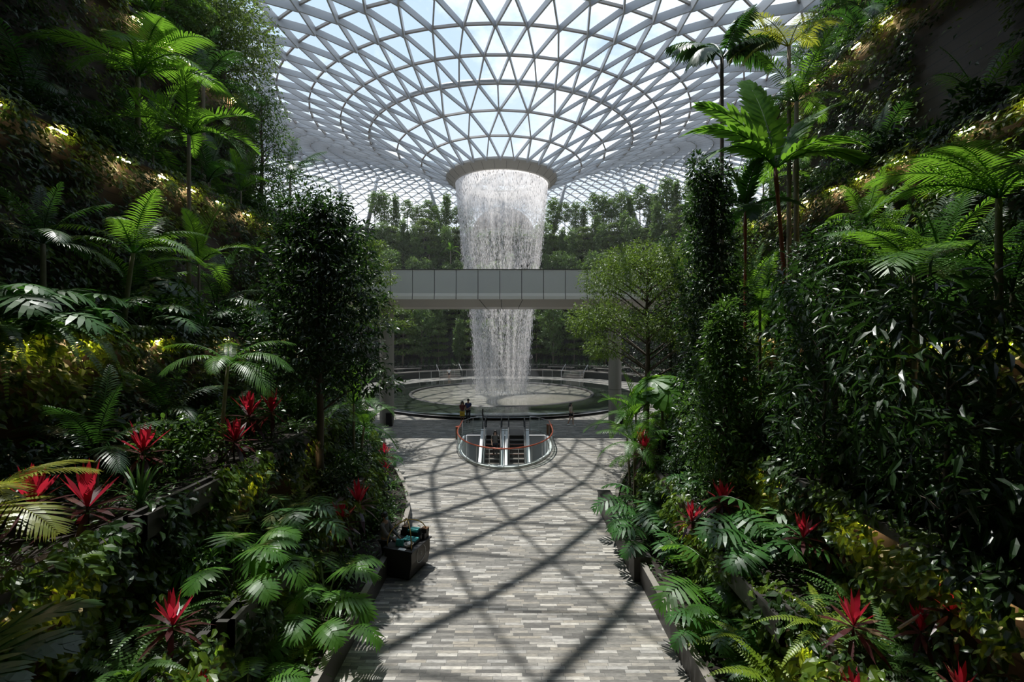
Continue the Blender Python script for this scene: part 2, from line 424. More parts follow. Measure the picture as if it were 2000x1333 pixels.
def fern_mesh(key, mat, nf=16, L=.9, ll=.11, lw=.03, e=(75, 15), e1=(-10, -60), n=26, seed=1, hang=False):
    if key in _fc: return _fc[key]
    r = random.Random(seed); mb = MB()
    for i in range(nf):
        az = i * 2.39996 + r.uniform(-.3, .3); age = (i + .5) / nf
        M0 = Matrix.Rotation(az, 4, 'Z') @ Matrix.Rotation(r.uniform(-.2, .2), 4, 'X')
        frond_into(mb, L=L * r.uniform(.75, 1.1), n=n, ll=ll, lw=lw, a0=82, a1=60, e0=e[0] + (e[1] - e[0]) * age, e1=e1[0] + (e1[1] - e1[0]) * age, p=.8, vup=.0, ldroop=.12, bare=.08,
                   prof=lambda q: np.clip(1.05 - q * .95, .08, 1) * np.clip(q * 6 + .45, 0, 1), rr=.005, M0=M0, r=r)
    _fc[key] = mb.mesh('fronds', [M[mat]]); return _fc[key]

def phil_mesh(key, mat='phil', nl=9, size=.55, seed=3, lobes=9, lw=.075):
    """split-leaf philodendron: long stalks, each ending in a broad blade cut into strap lobes"""
    if key in _fc: return _fc[key]
    r = random.Random(seed); mb = MB()
    for i in range(nl):
        az = i * 2.39996 + r.uniform(-.3, .3); age = (i + .5) / nl
        pl = size * r.uniform(1.0, 1.5); el = math.radians(78 - 58 * age)
        tip = Vector((math.cos(el) * pl, 0, math.sin(el) * pl))
        R = Matrix.Rotation(az, 4, 'Z')
        pts = [R @ Vector((tip.x * t, 0, tip.z * t + .12 * pl * math.sin(PI * t))) for t in (0, .35, .7, 1)]
        mb.tube(pts, [.016, .013, .011, .008], 4, 1)
        M0 = Matrix.Translation(R @ tip) @ R @ Matrix.Rotation(r.uniform(-.35, .35), 4, 'X')
        s = size * r.uniform(.8, 1.15)
        frond_into(mb, L=s * 1.05, n=lobes, ll=s * .62, lw=lw * size / .55, a0=112, a1=24, e0=8 + 20 * (1 - age), e1=-38 - 25 * age, vup=-.02, ldroop=.22, bare=.02,
                   prof=lambda q: np.sin(PI * np.clip(q * .72 + .26, 0, 1)) ** .7 * .9 + .1, rr=.008, M0=M0, r=r)
    _fc[key] = mb.mesh('leaves', [M[mat], M['stemgreen']]); return _fc[key]

def strapleaf_mesh(key, mat, nl=26, L=.8, Wd=.05, e=(88, 10), droop=.5, seed=5, us=(0, .3, .65, 1), ws=(.6, 1, .8, 0)):
    if key in _fc: return _fc[key]
    r = np.random.default_rng(seed)
    az = np.arange(nl) * 2.39996 + r.uniform(-.3, .3, nl); age = (np.arange(nl) + .5) / nl
    el = np.radians(e[0] + (e[1] - e[0]) * age + r.uniform(-7, 7, nl))
    d = np.stack([np.cos(el) * np.cos(az), np.cos(el) * np.sin(az), np.sin(el)], 1)
    wd = np.stack([-np.sin(az), np.cos(az), 0 * az], 1)
    mb = MB(); base = d * .03 + np.array([0, 0, .1]) * (1 - age)[:, None] * L
    strips(mb, base, d, wd, L * r.uniform(.75, 1.1, nl), np.full(nl, Wd) * r.uniform(.8, 1.15, nl), droop * (.25 + age), us=us, ws=ws)
    _fc[key] = mb.mesh('leaves', [M[mat]]); return _fc[key]

def fan_mesh(key, mat, nl=7, R=.5, seed=2):
    """fan palm: stalks ending in round pleated fans of wedge segments"""
    if key in _fc: return _fc[key]
    r = random.Random(seed); mb = MB()
    for i in range(nl):
        az = i * 2.39996; age = (i + .5) / nl; el = math.radians(75 - 60 * age); pl = R * 1.5
        Rz = Matrix.Rotation(az, 4, 'Z'); tip = Vector((math.cos(el) * pl, 0, math.sin(el) * pl))
        mb.tube([Rz @ (tip * t) for t in (0, .5, 1)], [.014, .011, .008], 4, 1)
        k = 18; th = np.linspace(-2.5, 2.5, k)
        d = np.stack([np.cos(th), np.sin(th), np.where(np.arange(k) % 2, .06, -.06) - .1 * np.abs(th) / 2.5], 1); d = nrm(d)
        wd = np.stack([-np.sin(th), np.cos(th), 0 * th], 1)
        t2 = MB(); strips(t2, np.zeros((k, 3)), d, wd, np.full(k, R), np.full(k, R * .30), np.full(k, .25), us=(0, .55, .9, 1), ws=(.05, .75, 1, .6))
        V = np.concatenate(t2.v); M0 = Matrix.Translation(Rz @ tip) @ Rz @ Matrix.Rotation(math.radians(20 + 45 * age), 4, 'Y')
        V = V @ np.array(M0.to_3x3()).T + np.array(M0.translation); b = mb.n
        mb.v.append(V.astype(np.float32)); mb.n += len(V)
        for f, m in zip(t2.f, t2.m): mb.f.append(f + b); mb.m.append(m)
    _fc[key] = mb.mesh('leaves', [M[mat], M['stemgreen']]); return _fc[key]

# a leaf blade with a folded midrib: u along, v across, w up
LEAF8 = (np.array([(0, 0, 0), (.3, -.5, .07), (.3, 0, 0), (.3, .5, .07), (.72, -.36, .03), (.72, 0, -.04), (.72, .36, .03), (1, 0, -.14)]),
         [np.array([(1, 4, 5, 2), (2, 5, 6, 3)]), np.array([(0, 1, 2), (0, 2, 3), (4, 7, 5), (5, 7, 6)])])
LEAF4 = (np.array([(0, 0, 0), (.45, -.5, .06), (1, 0, -.08), (.45, .5, .06)]), [np.array([(0, 1, 2), (0, 2, 3)])])
def leaves(mb, pos, d, nor, L, Wd, tmpl=LEAF4, mi=0):
    n = len(pos); TV, TF = tmpl; k = len(TV)
    d = nrm(d); side = nrm(np.cross(nor, d)); nn = np.cross(d, side)
    V = pos[:, None, :] + TV[None, :, 0:1] * (L[:, None, None] * d[:, None, :]) + TV[None, :, 1:2] * (Wd[:, None, None] * side[:, None, :]) + TV[None, :, 2:3] * (L[:, None, None] * nn[:, None, :])
    off = (np.arange(n) * k)[:, None, None]
    mb.add(V.reshape(-1, 3), [(off + f[None]).reshape(-1, f.shape[1]).astype(np.int32) for f in TF], mi)

def puff_points(r, c, rad, n, shell=.55, flat=0):
    v = nrm(r.normal(size=(n, 3))); q = shell + (1 - shell) * r.random(n) ** .6
    p = v * q[:, None] * np.array(rad)
    if flat: p[:, 2] = np.abs(p[:, 2]) * (1 - flat) + p[:, 2] * flat * .4
    return p + np.array(c), v
def puff_leaves(mb, r, c, rad, n, L, asp=.45, tmpl=LEAF4, droop=.35, up=.7, mi=0, shell=.5, flat=0):
    p, v = puff_points(r, c, rad, n, shell, flat)
    d = v + r.normal(size=(n, 3)) * .55 + np.array([0, 0, -droop]); nor = np.array([0, 0, up]) + v * .5 + r.normal(size=(n, 3)) * .35
    ln = L * r.uniform(.7, 1.25, n)
    leaves(mb, p, d, nor, ln, ln * asp, tmpl, mi)

_tc = {}
def tree_meshes(key, H=7, crown_from=.35, crown_r=1.5, npuff=16, nleaf=3500, leaf=.16, asp=.45, mat='broad', bark='bark', tr=.1, style='round', seed=1, droop=.35, tmpl=LEAF4):
    if key in _tc: return _tc[key]
    r = np.random.default_rng(seed)
    tb = MB(); cb = MB()
    pts = [(0, 0, -.15)]; x = y = 0.0
    for i in range(1, 8):
        x += r.uniform(-.04, .04) * H / 7; y += r.uniform(-.04, .04) * H / 7; pts.append((x, y, H * .92 * i / 7))
    tb.tube(pts, [tr * (1.2 - .95 * i / 7) for i in range(8)], 8)
    def trunk_at(z):
        q = min(6.999, max(0, z / (H * .92) * 7)); i = int(q); f = q - i
        return [pts[i][j] * (1 - f) + pts[i + 1][j] * f for j in range(3)]
    puffs = []
    if style == 'tier':       # flat layered boughs
        nt_ = max(4, int(npuff / 5))
        for k in range(nt_):
            z = H * (crown_from + (1 - crown_from) * (k + .3) / nt_); rr = crown_r * (1 - .62 * k / nt_)
            for j in range(5):
                a = j * 1.2566 + k * .7 + r.uniform(-.3, .3); q = rr * r.uniform(.45, .8)
                puffs.append((q * math.cos(a), q * math.sin(a), z + r.uniform(-.15, .15) * H / 7, rr * .52, rr * .52, .16 * H / 7 + .05))
    elif style == 'dome':     # umbrella: clumps spread over a wide dome, boughs fanning up to it
        for k in range(npuff):
            a = k * 2.39996; f = (k + .5) / npuff; el = math.asin(1 - f * 1.12) if f < .88 else -.12
            q = crown_r * math.cos(el) * r.uniform(.78, .95); hz = H * (1 - crown_from)
            z = H * crown_from + hz * (.30 + .62 * math.sin(el)) - (.25 * hz * r.random() if f > .55 else 0)
            puffs.append((q * math.cos(a), q * math.sin(a), z, crown_r * .34, crown_r * .34, hz * .13))
    elif style == 'column':
        for k in range(npuff):
            z = H * (crown_from + (1 - crown_from) * (k + .5) / npuff); a = k * 2.39996; f = (k + .5) / npuff
            rr = crown_r * (1 - .55 * f ** 2); q = rr * r.uniform(.25, .62)
            puffs.append((q * math.cos(a), q * math.sin(a), z, rr * .55, rr * .55, H * (1 - crown_from) / npuff * 1.7 + .15))
    elif style == 'open':     # thin twiggy crown on a bare stem
        for k in range(npuff):
            a = k * 2.39996; f = (k + .5) / npuff; z = H * (crown_from + (1 - crown_from) * f); q = crown_r * math.sin(PI * (.15 + .8 * f)) * r.uniform(.4, 1)
            puffs.append((q * math.cos(a), q * math.sin(a), z, crown_r * .36, crown_r * .36, crown_r * .16))
    else:
        for k in range(npuff):
            a = k * 2.39996; f = (k + .5) / npuff; z = H * (crown_from + (1 - crown_from) * f); q = crown_r * math.sin(PI * (.12 + .8 * f)) * r.uniform(.35, .8)
            puffs.append((q * math.cos(a), q * math.sin(a), z, crown_r * .5, crown_r * .5, crown_r * .38))
    per = nleaf // len(puffs)
    for p in puffs:
        t0 = trunk_at(max(H * crown_from * .7, p[2] - (.9 if style != 'tier' else .35) * abs(p[0] + p[1]) * .5 - .25))
        mid = [t0[0] * .45 + p[0] * .55, t0[1] * .45 + p[1] * .55, t0[2] * .4 + p[2] * .6 + .05]
        tb.tube([t0, mid, p[:3]], [tr * .32, tr * .22, tr * .08], 4, cap=False)
        puff_leaves(cb, r, p[:3], p[3:], per, leaf, asp, tmpl, droop, shell=.35)
    _tc[key] = (tb.mesh('trunk', [M[bark]], True), cb.mesh('foliage', [M[mat]]))
    return _tc[key]
def tree(name, label, base, key, rz=0, sc=1, group=None, cat='tree', **kw):
    a, b = tree_meshes(key, **kw)
    root = thing(name, label, cat, base, rz, group, sc)
    link('trunk', a, root); link('foliage', b, root)
    return root
def shrub_mesh(key, mat, H=.9, R=.6, nleaf=700, leaf=.13, asp=.45, seed=4, tmpl=LEAF8, droop=.3):
    if key in _tc: return _tc[key]
    r = np.random.default_rng(seed); mb = MB(); sb = MB()
    k = 9
    for i in range(k):
        a = i * 2.39996; q = R * .62 * math.sqrt((i + .3) / k); z = H * (.35 + .4 * r.random())
        c = (q * math.cos(a), q * math.sin(a), z)
        sb.tube([(0, 0, -.05), (c[0] * .5, c[1] * .5, z * .55), c], [.018, .012, .006], 4)
        puff_leaves(mb, r, c, (R * .45, R * .45, H * .32), nleaf // k, leaf, asp, tmpl, droop, shell=.3)
    _tc[key] = (mb.mesh('foliage', [M[mat]]), sb.mesh('stems', [M['stemgreen']])); return _tc[key]

ORD = ['nearest', 'second', 'third', 'fourth', 'fifth', 'sixth', 'seventh', 'eighth', 'ninth', 'tenth', 'eleventh', 'twelfth', 'thirteenth', 'fourteenth', 'fifteenth', 'sixteenth', 'seventeenth', 'eighteenth', 'nineteenth', 'twentieth'] + [f'{k}th' for k in range(21, 60)]
def fern(label, base, var='fern', size=1.0, seed=0, group=None, rz=None, hang=False):
    v = seed % 3
    if hang: me = fern_mesh(f'hang{v}{var}', var, nf=13, L=1.6, ll=.13, lw=.034, e=(50, 10), e1=(-70, -88), n=40, seed=20 + v)
    else: me = fern_mesh(f'fern{v}{var}', var, nf=17, L=.95, ll=.13, lw=.034, seed=10 + v)
    root = thing('hanging_fern' if hang else 'sword_fern', label, 'fern', base, rz if rz is not None else seed * 1.3, group, size)
    link('fronds', me, root); return root
def cordyline(label, base, H=1.0, size=1.0, seed=0, group=None, bright=True):
    root = thing('cordyline', label, 'plant', base, seed * 1.7, group, size)
    mb = MB(); h = H / size; mb.tube([(0, 0, -.05), (.03, .02, h * .5), (0, 0, h)], [.024, .02, .016], 6); mb.build('stem', M['bark'], root)
    a = strapleaf_mesh(f'cr{seed % 3}', 'red', nl=14, L=.66, Wd=.092, e=(88, 48), droop=.12, seed=30 + seed % 3, us=(0, .3, .62, 1), ws=(.3, .8, 1, 0))
    b = strapleaf_mesh(f'cm{seed % 3}', 'maroon', nl=17, L=.66, Wd=.10, e=(38, -30), droop=.45, seed=40 + seed % 3, us=(0, .3, .62, 1), ws=(.3, .8, 1, 0))
    o = link('young_leaves', a, root, (0, 0, h - .06)); o['label'] = 'bright red upright leaves'
    o = link('old_leaves', b, root, (0, 0, h - .12)); o['label'] = 'dark maroon drooping leaves'
    return root
def phil(label, base, size=1.0, seed=0, group=None, kind='phil'):
    v = seed % 3
    if kind == 'phil': me = phil_mesh(f'phil{v}', seed=50 + v, nl=9)
    else: me = phil_mesh(f'mon{v}', mat='palm', seed=60 + v, nl=8, lobes=13, lw=.06, size=.6)
    root = thing('split_leaf_philodendron', label, 'plant', base, seed * 2.1, group, size)
    link('leaves', me, root); return root
def shrub(label, base, var='broad', size=1.0, seed=0, group=None, big=False, name='leafy_shrub'):
    v = seed % 3
    f, s = shrub_mesh(f'shrub{v}{var}{big}', var, leaf=.20 if big else .125, nleaf=330 if big else 800, asp=.42 if big else .40, seed=70 + v, H=1.0, R=.7)
    root = thing(name, label, 'shrub', base, seed * 1.1, group, size)
    link('foliage', f, root); link('stems', s, root); return root
def tuft(label, base, size=1.0, seed=0, var='strap', group=None):
    v = seed % 3
    me = strapleaf_mesh(f'tuft{v}{var}', var, nl=46, L=.95, Wd=.036, e=(86, 5), droop=.75, seed=80 + v, us=(0, .25, .5, .75, 1), ws=(.7, 1, .9, .6, 0))
    root = thing('strap_leaf_plant', label, 'plant', base, seed * 1.9, group, size)
    mb = MB(); mb.lathe([(.05, -.06), (.07, .02), (.03, .12)], n=7); mb.build('crown_base', M['stemgreen'], root)
    link('leaves', me, root); return root
def fan(label, base, H=.5, size=1.0, seed=0, var='palm', group=None):
    root = thing('fan_palm', label, 'palm', base, seed * 1.3, group, size)
    mb = MB(); mb.tube([(0, 0, -.05), (0, 0, H / size)], [.04, .03], 7); mb.build('trunk', M['bark'], root)
    link('leaves', fan_mesh(f'fan{seed % 2}{var}', var, seed=90 + seed % 2), root, (0, 0, H / size - .03)); return root
# ------------------------------------------------------------------ the setting
CX, CY = -1.1, 48.9                                   # axis of the waterfall, pool and roof funnel
WB = [3.45, 4.9, 6.5, 9.9, 13.2, 15.8, 18.5]          # half-width of the valley at each terrace wall
WO = [4.4, 4.1, 3.4, 1.3, 0, 0, 0]
ZS = [.55, 1.9, 3.6, 6.8, 12.8, 20.0, 26.0]
YEND = 28.0
def wx(k, Y): return WB[k] + WO[k] * smooth(14.5, 29, Y)
SIDE = {-1: 'left', 1: 'right'}
YS = [-5 + 33 * i / 33 for i in range(34)]

# floor with the escalator opening cut out of it
EC = (-.40, 27.2)
def u_shape(hw, yb, yf, n=24, grow=0):
    """open back at yb, half ellipse towards the camera ending at yf"""
    P = [(EC[0] - hw - grow, yb)]
    for i in range(n + 1):
        a = PI + PI * i / n
        P.append((EC[0] + (hw + grow) * math.cos(a), EC[1] + (EC[1] - yf + grow) * math.sin(a)))
    P.append((EC[0] + hw + grow, yb)); return P
WELL = u_shape(2.6, 30.0, 22.55)
bm = bmesh.new()
def ring_edges(P):
    vs = [bm.verts.new((x, y, 0)) for x, y in P]
    return [bm.edges.new((vs[i], vs[(i + 1) % len(vs)])) for i in range(len(vs))]
ed = ring_edges([(-34, -8), (34, -8), (34, 92), (-34, 92)]) + ring_edges(WELL)
bmesh.ops.triangle_fill(bm, edges=ed, use_beauty=True, normal=(0, 0, 1))
me = bpy.data.meshes.new('floor'); bm.to_mesh(me); bm.free(); me.materials.append(M['paving'])
struct(link('floor', me), 'grey slate strip paving of the valley path', 'floor')

# stepped green walls on both sides of the valley path
for s in (-1, 1):
    wb = MB(); sb = MB()
    for k in range(7):
        z0 = ZS[k - 1] - .25 if k else -.1
        for i in range(len(YS) - 1):
            y0, y1 = YS[i], YS[i + 1]
            x0, x1 = s * wx(k, y0), s * wx(k, y1)
            wb.add([(x0, y0, z0), (x1, y1, z0), (x1, y1, ZS[k]), (x0, y0, ZS[k])], [(0, 1, 2, 3)] if s < 0 else [(3, 2, 1, 0)], 1 if k == 0 else 0)
            xo0, xo1 = (s * wx(k + 1, y0), s * wx(k + 1, y1)) if k < 6 else (s * 30, s * 30)
            d = -.12
            xi0, xi1 = x0 + s * .16, x1 + s * .16
            sb.add([(xi0, y0, ZS[k] + d), (xi1, y1, ZS[k] + d), (xo1, y1, ZS[k] + d), (xo0, y0, ZS[k] + d)], [(0, 1, 2, 3)] if s > 0 else [(3, 2, 1, 0)])
            wb.add([(x0, y0, ZS[k]), (x1, y1, ZS[k]), (xi1, y1, ZS[k]), (xi0, y0, ZS[k]), (xi1, y1, ZS[k] + d), (xi0, y0, ZS[k] + d)],
                   [(0, 1, 2, 3), (3, 2, 4, 5)] if s > 0 else [(3, 2, 1, 0), (5, 4, 2, 3)], 2 if k == 0 else 3)
        # end of the terrace at the mouth of the valley
        xa = s * wx(k, YEND)
        wb.add([(xa, YEND, z0), (s * 31, YEND, z0), (s * 31, YEND, ZS[k]), (xa, YEND, ZS[k])], [(0, 1, 2, 3)])
    o = wb.build(f'wall_{SIDE[s]}', [M['wood'], M['curb'], M['curbtop'], M['trough']])
    struct(o, f'stepped brown board wall on the {SIDE[s]} of the valley', 'wall')
    q = sb.build('planting_bed', M['soil'], o); q['label'] = 'dark planting soil on the terraces'

# unseen slabs added overhead to shade the near valley, and the mall's rear wall
for s, x0, x1, y1, z in ((-1, 13.0, 32, 17.0, 21.0), (1, 11.0, 32, 18.5, 21.0)):
    b = MB(); b.box((s * (x0 + x1) / 2, (y1 - 9) / 2, z + .4), (x1 - x0, y1 + 9, .8))
    struct(b.build(f'shade_slab_{SIDE[s]}', M['grey']), f'added unseen slab shading the {SIDE[s]} side of the valley', 'ceiling')
b = MB(); b.box((-1, .3, 21.4), (23.9, 18.6, .8)); b.box((7.0, 10.7, 21.4), (8.0, 2.2, .8)); struct(b.build('shade_slab_rear', M['grey']), 'added unseen shading slab behind and above the viewpoint', 'ceiling')
b = MB(); b.box((0, -6, 13), (64, .5, 27)); struct(b.build('wall_rear', M['grey']), 'mall wall behind the viewpoint', 'wall')

# planted hillside around the pool
RB = [21.7, 25, 28, 31, 34, 37]; ZB = [1.0, 1.6, 5.5, 11.5, 18.0, 24.6]
A0, A1 = math.radians(-18), math.radians(198)
hb = MB(); prof = [(RB[0], -.1)]
for k in range(6):
    prof += [(RB[k], ZB[k])]
    prof += [((RB[k + 1] if k < 5 else 54), ZB[k])]
na = 72
V = []; Fs = []
for (r_, z_) in prof:
    for i in range(na + 1):
        a = A0 + (A1 - A0) * i / na; V.append((CX + r_ * math.cos(a), CY + r_ * math.sin(a), z_))
fm = {0: [], 1: []}
for j in range(len(prof) - 1):
    for i in range(na):
        fm[j % 2].append((j * (na + 1) + i, j * (na + 1) + i + 1, (j + 1) * (na + 1) + i + 1, (j + 1) * (na + 1) + i))
hb.add(V, fm[0], 0); n0 = hb.n; hb.v.append(np.zeros((0, 3), np.float32))
F1 = np.array(fm[1], np.int32); hb.f.append(F1); hb.m.append(np.full(len(F1), 1, np.int32))
struct(hb.build('wall_back', [M['dark'], M['soil']]), 'terraced hillside wall curving around the pool', 'wall')
# stone coping on the two low walls round the promenade
for k, nm in ((0, 'lower'), (1, 'upper')):
    c = MB(); c.lathe([(RB[k] - .06, ZB[k] - .10), (RB[k] - .06, ZB[k] + .05), (RB[k] + .55, ZB[k] + .05), (RB[k] + .55, ZB[k] - .1)], (CX, CY, 0), 72, a0=A0, a1=A1)
    struct(c.build(f'trim_{k + 1}', M['curbtop']), f'pale stone coping on the {nm} curved wall beyond the pool', 'coping')

# ------------------------------------------------------------------ roof: a glass torus with a funnel in it
RT = [(5.8, 16.55), (8.45, 17.6), (10.9, 18.75), (13.6, 19.7), (16.2, 20.6), (18.9, 21.4), (21.5, 22.1), (24.3, 22.6), (27.2, 22.9), (30, 23.0), (32.5, 22.7),
      (34.5, 22.2), (36.6, 21.4), (38.6, 20.3), (40.4, 19.0), (42, 17.5), (43.4, 15.8), (44.6, 13.8), (45.6, 11.6), (46.4, 9.2), (47.1, 6.6), (47.6, 3.8), (48, .8)]
_fine = RT[:7]
for (ra, za), (rb, zb_) in zip(RT[6:-1], RT[7:]):
    _fine += [((ra + rb) / 2, (za + zb_) / 2 + .06), (rb, zb_)]
RT = _fine
RTn = [28] * 3 + [56 if q[0] < 33 else 112 for q in RT[3:]]
def roof_pt(r, z, th, lift=0):
    """th = 0 points away from the camera"""
    c = math.cos(th); g = smooth(6, 30, r) 
    tilt = r * c * g * (.20 if c > 0 else .09)
    rr = r + max(0, r - 22) * .75 * max(0, -c)
    return Vector((CX + rr * math.sin(th), CY + rr * c, CAM_H + z + tilt + lift))
nodes = []
off = 0.0
for i, ((r_, z_), n_) in enumerate(zip(RT, RTn)):
    if i: off = (off + .5) % 1.0 if RTn[i] == RTn[i - 1] else (off * 2) % 1.0 if True else off
    nodes.append([roof_pt(r_, z_, 2 * PI * (k + off) / n_ + PI) for k in range(n_)])
    RTn[i] = n_
    if i == 0: offs = [off]
    else: offs.append(off)
tris = []; edges = []
for i in range(len(RT)):
    n_ = RTn[i]
    for k in range(n_): edges.append((i, k, i, (k + 1) % n_, 0))
    if i + 1 < len(RT):
        m_ = RTn[i + 1]
        if m_ == n_:
            sh = 0 if offs[i] == 0.5 else -1      # outer node left of inner node
            if offs[i] == .5: L_, R_ = (lambda k: k), (lambda k: k + 1)
            else: L_, R_ = (lambda k: k - 1), (lambda k: k)
            for k in range(n_):
                a, b2 = L_(k) % m_, R_(k) % m_
                edges += [(i, k, i + 1, a, 1), (i, k, i + 1, b2, 1)]
                tris += [((i, k), (i + 1, a), (i + 1, b2)), ((i, k), (i + 1, b2), (i, (k + 1) % n_))]
        else:
            o2 = int(round(offs[i] * 2))
            for k in range(n_):
                c0 = 2 * k + o2
                for d in (-1, 0, 1): edges.append((i, k, i + 1, (c0 + d) % m_, 1))
                tris += [((i, k), (i + 1, (c0 - 1) % m_), (i + 1, c0 % m_)), ((i, k), (i + 1, c0 % m_), (i + 1, (c0 + 1) % m_)),
                         ((i, k), (i + 1, (c0 + 1) % m_), (i, (k + 1) % n_))]
# node normals
nn_ = [[Vector((0, 0, 0)) for _ in row] for row in nodes]
for t3 in tris:
    p = [nodes[a][b2] for a, b2 in t3]
    nv = (p[1] - p[0]).cross(p[2] - p[0])
    if nv.length > 0: nv.normalize()
    for a, b2 in t3: nn_[a][b2] += nv
for row in nn_:
    for v in row: v.normalize()
s0 = 1 if nn_[1][0].z > 0 else -1
rf = MB(); rr_ = MB()
for (i, k, j, l, typ) in edges:
    p, q = nodes[i][k], nodes[j][l]
    nv = (nn_[i][k] + nn_[j][l]).normalized() * s0
    d = q - p; L_ = d.length
    if L_ < 1e-4: continue
    d.normalize(); sd = d.cross(nv).normalized(); nv = sd.cross(d)
    R = Matrix((d, sd, nv)).transposed()
    far = min(1, max(0, (RT[i][0] - 31) / 6)); crest = min(1, max(0, (RT[i][0] - 16) / 9))
    if typ: rf.box((p + q) / 2 - nv * (.15 + .16 * crest - .14 * far), (L_, .11 - .035 * far, (.33 + .40 * crest) * (1 - .6 * far)), R)
    else: rr_.box((p + q) / 2 - nv * .06, (L_, .12 - .05 * far, .2 - .06 * far), R)
roof = thing('ceiling', 'glass and white steel lattice roof dipping into a funnel over the waterfall', 'roof', (CX, CY, 30)); roof['kind'] = 'structure'
inv = Vector((-CX, -CY, -30))
def pbuild(mb, name, mat, parent):
    o = mb.build(name, mat, parent); o.matrix_parent_inverse = Matrix.Translation(inv); return o
pbuild(rf, 'diagonal_ribs', M['steel'], roof)
pbuild(rr_, 'ring_ribs', M['ringsteel'], roof)
gm = MB(); idx = {}; V = []
for i, row in enumerate(nodes):
    for k, v in enumerate(row): idx[(i, k)] = len(V); V.append(tuple(v + nn_[i][k] * s0 * .06))
gm.add(V, [tuple(idx[x] for x in t3) for t3 in tris])
pbuild(gm, 'glazing', M['roofglass'], roof)
# gutter ring on the fourth ring, glassy rim standing on the roof
gt = MB(); gt.tube([nodes[3][k] + nn_[3][k] * s0 * .22 for k in range(56)], .13, 6, closed=True)
pbuild(gt, 'gutter', M['steel'], roof)
# oculus ring: clad lip from which the water drops
og = MB(); zt = CAM_H + 16.55
og.lathe([(5.62, zt + .25), (5.92, zt + .12), (5.95, zt - .1), (5.85, zt - .25), (5.2, zt - .78), (4.98, zt - .80), (4.93, zt - .6), (4.95, zt + .3), (5.62, zt + .25)], (CX, CY, 0), 64)
orr = thing('oculus_ring', 'grey metal ring at the foot of the roof funnel where the water pours', 'ring', (CX, CY, zt))
for k in range(30):
    a = 2 * PI * k / 30; og.tube([(CX + 5.86 * math.cos(a), CY + 5.86 * math.sin(a), zt - .25), (CX + 5.2 * math.cos(a), CY + 5.2 * math.sin(a), zt - .785)], .012, 4, 1)
o = og.build('cladding', [M['ring'], M['seam']], orr, smoothf=False); o.matrix_parent_inverse = Matrix.Translation((-CX, -CY, -zt))

# leaning roof columns in pairs on the far terrace
def strut(px0, py0, px1, py1, Y0, Y1, lab):
    a, b2 = W(px0, py0, Y0), W(px1, py1, Y1)
    a.z = ZB[5] - .05
    mb = MB(); mb.tube([a, a + (b2 - a) * .5, b2], [.42, .36, .26], 12)
    tag(mb.build('roof_strut', M['steel'], smoothf=True), lab, 'column', 'leaning roof columns')
for args in ((868, 445, 833, 343, 88, 86, 'leaning steel column left of the falling water, tilting left to the roof'),
             (1077, 445, 1108, 345, 88, 86, 'leaning steel column right of the falling water, tilting right to the roof'),
             (1255, 452, 1210, 335, 87, 84, 'left arm of the V of steel columns on the right far terrace'),
             (1260, 452, 1284, 337, 87, 84, 'right arm of the V of steel columns on the right far terrace'),
             (1262, 450, 1300, 372, 86, 80, 'short low arm leaning furthest right from the V of steel columns'),
             (676, 408, 661, 345, 86, 82, 'steel column left of the far terrace tilting left behind dark treetops'),
             (712, 408, 738, 345, 86, 82, 'steel column left of the far terrace tilting right behind dark treetops')):
    strut(*args)

# ------------------------------------------------------------------ bridge
BY0, BY1 = 32.0, 37.5
br = thing('footbridge', 'grey metal clad footbridge crossing in front of the waterfall', 'bridge', (0, 34, 11))
zt_, zf, zb = W(0, 527, BY0).z, W(0, 573, BY0).z, W(0, 585, BY0).z
zs = zb - .1
bi = Matrix.Translation((0, -34, -11))
def bpart(mb, nm, m, sm=False):
    o = mb.build(nm, m, br, smoothf=sm); o.matrix_parent_inverse = bi; return o
x0b, x1b = -15.0, 16.5
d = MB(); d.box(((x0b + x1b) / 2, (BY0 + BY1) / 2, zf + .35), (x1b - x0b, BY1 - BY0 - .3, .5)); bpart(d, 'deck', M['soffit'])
pw = 1.535; xs = x0b + (W(891, 0, BY0).x - x0b) % pw
xk = [x0b] + [xs + pw * i for i in range(int((x1b - xs) / pw) + 1)] + [x1b]
for y, sg, nm in ((BY0, 1, 'near'), (BY1, -1, 'far')):
    pn = MB(); lp = MB()
    for a, b2 in zip(xk[:-1], xk[1:]):
        if b2 - a < .05: continue
        pn.box(((a + b2) / 2, y + sg * .05, (zt_ + zf) / 2), (b2 - a - .045, .1, zt_ - zf))
        q = [(a + .022, y, zf), (b2 - .022, y, zf), (b2 - .022, y - sg * .07, (zf + zb) / 2), (a + .022, y - sg * .07, (zf + zb) / 2), (b2 - .022, y - sg * .10, zb), (a + .022, y - sg * .10, zb)]
        lp.add(q, [(0, 1, 2, 3), (3, 2, 4, 5)])
    bpart(pn, 'side_panels', M['clad']); bpart(lp, 'lower_lip', M['cladlip'])
cp = MB()
for y in (BY0 + .12, BY1 - .12): cp.box(((x0b + x1b) / 2, y, (zt_ + zb) / 2 - .02), (x1b - x0b, .1, zt_ - zb - .06)); cp.box(((x0b + x1b) / 2, y, zt_ + .02), (x1b - x0b, .3, .05))
bpart(cp, 'backing', M['seam'])
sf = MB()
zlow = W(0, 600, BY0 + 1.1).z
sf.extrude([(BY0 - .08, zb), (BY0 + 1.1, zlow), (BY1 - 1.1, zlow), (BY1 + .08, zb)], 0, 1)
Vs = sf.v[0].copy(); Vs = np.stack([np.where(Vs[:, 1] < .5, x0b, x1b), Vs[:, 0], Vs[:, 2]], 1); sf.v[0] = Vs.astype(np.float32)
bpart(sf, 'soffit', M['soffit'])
sj = MB()
